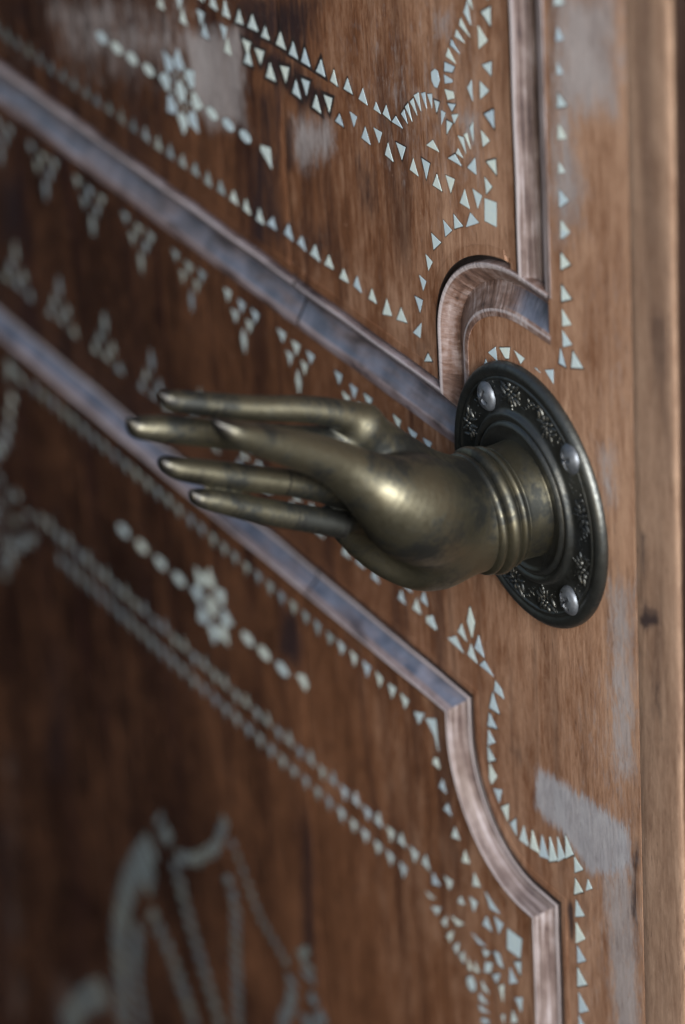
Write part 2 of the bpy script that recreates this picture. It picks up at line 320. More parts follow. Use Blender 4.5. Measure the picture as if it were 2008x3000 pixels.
INLAY_MID = ('-165.3,-13.9 -162.5,-9.2 -168.7,-9.5;-155.6,-15.1 -152.6,-9.6 -158.5,-10;-145.4,-14.1 -142.3,-9.5 -148,-9.7;-160.8,-21.1 -158.3,-15.8 -163.2,-15.9;-150.3,-20.5 -147.9,-15.5 -152.5,-15.4;-155.4,-30.5 -153.5,-25 -155.4,-20.4 -157.3,-25;-205.4,-14.1 -202.5,-9 -207.7,-9.2;-195.3,-14.6 -192.1,-9.6 -197.5,-9.6;-185.2,-14.5 -182,-9.7 -187.7,-9.3;-200.4,-20.6 -198.1,-15.7 -203.1,-15.6;-190,-20.3 -187.5,-15.4 -192.1,-15.5;-195,-30.5 -193.1,-25 -195,-20.4 -196.9,-25;-244.7,-13.6 -242.1,-9.4 -247.8,-9.2;-234.9,-15.1 -231.5,-10.1 -237.6,-10;-224.9,-14.3 -221.5,-9.4 -227.2,-9.2;-240.2,-20.9 -238,-15.7 -242.5,-15.7;-229.2,-20.5 -227.2,-15 -231.9,-15.5;-234.6,-30.5 -232.7,-25 -234.6,-20.4 -236.5,-25;-284.4,-13.6 -281.6,-9 -287.5,-9.4;-274.1,-14.7 -271.3,-9.8 -277,-10.1;-264.5,-14.4 -261.2,-9.7 -267.3,-9.4;-280,-20.9 -277.4,-15.5 -282.5,-15.6;-269.2,-20.5 -266.2,-14.9 -271.4,-15.2;-274.2,-30.5 -272.3,-25 -274.2,-20.4 -276.1,-25;-324.2,-13.9 -321.3,-9 -326.8,-9.3;-314,-14.8 -310.9,-9.6 -316.9,-9.6;-304.1,-13.9 -300.8,-9.1 -306.5,-9.7;-319.7,-20.8 -316.9,-15.8 -321.7,-15.5;-308.5,-20.1 -306.1,-15.4 -310.8,-15.4;-313.8,-30.5 -311.9,-25 -313.8,-20.4 -315.7,-25;-363.6,-13.7 -360.9,-9.6 -366.1,-9.4;-353.5,-14.6 -350.6,-10.2 -356,-10.2;-343.6,-13.9 -340.3,-9.2 -346.4,-9.2;-359.1,-20.8 -356.8,-15.9 -361.2,-15.3;-348.1,-20.4 -345.6,-15.1 -350.8,-15.5;-353.4,-30.5 -351.5,-25 -353.4,-20.4 -355.3,-25;-403.5,-14.2 -400.7,-9.3 -406,-9.2;-392.9,-15.2 -390.3,-10.1 -395.6,-10;-382.8,-14.2 -379.9,-9.6 -385.7,-9.7;-398.6,-20.8 -396.2,-15.4 -401.2,-15.7;-387.7,-20.4 -385.5,-15.2 -390.5,-15.1;-393,-30.5 -391.1,-25 -393,-20.4 -394.9,-25;-125.6,-13.7 -123.1,-9 -128.4,-9.3;-115.6,-15 -112.8,-10 -118,-9.9;-105.6,-14.1 -102.7,-9.5 -108.4,-9.6;-120.9,-21 -118.4,-15.7 -123.7,-15.3;-110,-20.7 -108.1,-15.5 -113.1,-14.9;-115.5,-30.5 -113.6,-25 -115.5,-20.4 -117.4,-25;-85.9,-14 -83.6,-9.5 -88.9,-9.3;-76.3,-14.7 -73,-10 -79,-9.9;-66,-14 -63.5,-9.1 -69.1,-9.7;-81.5,-21.1 -79.2,-15.7 -84.1,-15.3;-70.5,-20.4 -68.2,-15.2 -73.4,-15;-76,-30.5 -74.1,-25 -76,-20.4 -77.9,-25;-91.8,-82.4 -86.7,-82.4 -89.4,-78;-81.9,-81.8 -76.2,-81.3 -78.8,-76.2;-71.9,-82.3 -65.9,-82.5 -68.7,-77.9;-86.8,-75.5 -81.8,-75.6 -84.5,-70.6;-76.1,-75.5 -71.2,-75.7 -73.5,-70.8;-79,-60.5 -80.9,-66 -79,-70.6 -77.1,-66;-130.7,-82.6 -124.7,-82.2 -127.7,-77.9;-120.6,-81.5 -114.5,-81.6 -117.7,-76.6;-110.2,-82.7 -104.5,-82.7 -107.5,-77.4;-125.7,-75.6 -120.9,-76.1 -123.3,-70.8;-114.7,-75.8 -109.8,-75.5 -112.2,-70.4;-117.6,-60.5 -119.5,-66 -117.6,-70.6 -115.7,-66;-168.9,-82 -163.4,-82.4 -166.4,-77.5;-158.8,-81.2 -153.2,-81.4 -156.4,-76.4;-149.2,-82.3 -143.6,-82.7 -145.9,-77.3;-164.4,-76.1 -159.1,-75.6 -162,-70.4;-153.3,-75.7 -148.7,-76.1 -151.3,-70.6;-156.2,-60.5 -158.1,-66 -156.2,-70.6 -154.3,-66;-207.6,-82.2 -202.4,-82.1 -205.3,-77.6;-197.8,-81.8 -192.2,-81.3 -195,-76.8;-187.6,-82.5 -181.9,-82.3 -184.7,-77.3;-203,-75.7 -198.2,-76 -200.7,-70.3;-192.2,-75.7 -186.8,-75.9 -189.8,-70.8;-194.8,-60.5 -196.7,-66 -194.8,-70.6 -192.9,-66;-246.4,-82.4 -241.1,-82.1 -243.5,-77.4;-236,-81.3 -230.4,-81.4 -233.5,-76.3;-225.9,-82.7 -220.8,-82.6 -223.4,-77.3;-241.5,-75.6 -236.6,-75.8 -239.2,-70.5;-230.9,-76.1 -225.8,-75.8 -227.9,-70.7;-233.4,-60.5 -235.3,-66 -233.4,-70.6 -231.5,-66;-284.7,-82.1 -279.6,-82.1 -281.9,-77.4;-274.7,-81.6 -269.2,-81.4 -271.9,-76.7;-264.5,-82.4 -259.5,-82.5 -262.3,-77.6;-280.4,-75.8 -275.3,-75.6 -277.4,-70.8;-269.1,-75.7 -264.5,-75.5 -267.1,-70.7;-272,-60.5 -273.9,-66 -272,-70.6 -270.1,-66;-323.5,-82.5 -318,-82 -320.9,-77.6;-313.6,-81.2 -307.5,-81.7 -310.4,-76.6;-303.7,-82.6 -297.6,-82.4 -300.6,-77.9;-318.9,-75.9 -313.7,-75.6 -316.2,-70.7;-307.6,-75.7 -302.7,-75.6 -305.4,-70.8;-310.6,-60.5 -312.5,-66 -310.6,-70.6 -308.7,-66;-362.5,-82.2 -356.4,-82 -359.1,-77.7;-352,-81.2 -346.7,-81.6 -349.2,-76.4;-341.9,-82.6 -336.4,-82.6 -339.3,-77.8;-357.4,-75.7 -352.4,-76 -354.8,-70.5;-346.6,-76 -341.5,-75.7 -344.3,-70.5;-349.2,-60.5 -351.1,-66 -349.2,-70.6 -347.3,-66;-401.1,-82 -395.4,-82.1 -398.3,-77.7;-390.8,-81.3 -384.8,-81.8 -388.1,-76.3;-380.7,-82.5 -375.1,-82.5 -377.7,-77.7;-396.2,-75.8 -390.6,-75.6 -393.2,-70.3;-385.1,-75.9 -379.9,-76.1 -382.4,-70.8;-387.8,-60.5 -389.7,-66 -387.8,-70.6 -385.9,-66')
INLAY_STILE = ('-45.1,-69 -42.3,-74 -40.1,-67 -42.9,-62.2;-51.6,-76.2 -45.7,-77.4 -48.8,-71.7;-58.8,-82.3 -48.2,-83.1 -53.2,-78.7;-45.7,-82.3 -39.4,-82.8 -43.2,-76.8;-40.8,-77.3 -34.6,-78.1 -37.9,-71;-38,-82.5 -29,-82.7 -34.6,-79.2;-29,-88.3 -22.8,-88.3 -24.3,-85.1 -28,-83.7;-32.6,-96.6 -26.3,-95.9 -30.1,-89.3;-34.2,-104.7 -28.2,-102.7 -32.8,-98.8;-72.8,-82.7 -67.4,-82.9 -69.6,-78.8 -72.7,-80.4;-34.7,-112.6 -29.6,-108.9 -34,-106.2;-34.8,-119.2 -30.1,-116.3 -34.8,-113.1;-34.5,-125.6 -33.2,-127.6 -29.4,-122.5 -34.1,-119.7;-28.6,-132.6 -26.5,-126.2 -31.9,-128.6;-27.3,-133.6 -23.3,-137.2 -22.5,-129.8;-21.9,-137.3 -17.9,-140 -18.2,-133.4;-16.2,-140.8 -10.3,-140.2 -13,-133.4;-9.2,-140.1 -3.4,-139.3 -7.4,-132.1;-3.4,-140.4 2.8,-138.3 -1.5,-130.7;2.8,-139.2 8,-135.9 3.7,-128.7;8.4,-136.1 13,-131.9 8.5,-126.1;13.3,-132.1 18.2,-127.9 13.7,-122.8;18.9,-134.7 24,-130.7 18.8,-128.4;18.1,-143.8 23.6,-139.7 19.1,-137;25.4,-138.3 29.5,-135.1 26.9,-132.9;18.4,-152.6 24.2,-149.1 19,-145.5;18.2,-163.5 24.2,-158.3 18.6,-154.7;18.9,-171.1 24.1,-167.2 18.9,-164;18.5,-180.9 24.4,-176.7 18.8,-173.1;19,-191.5 25,-187.1 19,-183;18.6,-201.3 24.5,-196.8 18.6,-192.7;21.3,175.2 27.2,177.7 22.1,180;21.7,163.9 26.3,166 22.8,169.1;21.6,153.1 25.4,154.8 22.2,157.2;21.5,142.3 27.1,145 22.3,147.3;21.3,131.8 26.3,134 22.2,137.2;21.3,120.6 25,122.3 21.8,124.4;21.1,109.1 26.6,113.4 21.4,115.1;21.2,98.8 26.4,103.1 21.8,105.1;22.2,99 27,103.1 21.7,101.8;21,88.1 26.4,91.9 21.3,93.9;20.8,77.2 26.5,80.3 21.1,82.9;21,68.7 26.1,71.3 21,74.5;21,61.5 26.1,64.4 20.9,67.1;18.2,54.8 22.2,55 19.4,60.5;25.4,56.2 32.1,58.8 26.6,62.3;-24.6,40.7 -19.1,39.9 -19.8,44.7;-14,43 -11.9,43.8 -11,48.1 -17.4,45.4;-4.7,44.9 -2.3,47.8 -8.4,48.2;-28.4,33.4 -24.6,36 -26.2,37.7;7.2,46.7 4.6,47.2 3.3,47;14.6,46 14.8,51.1 9.8,48.8')
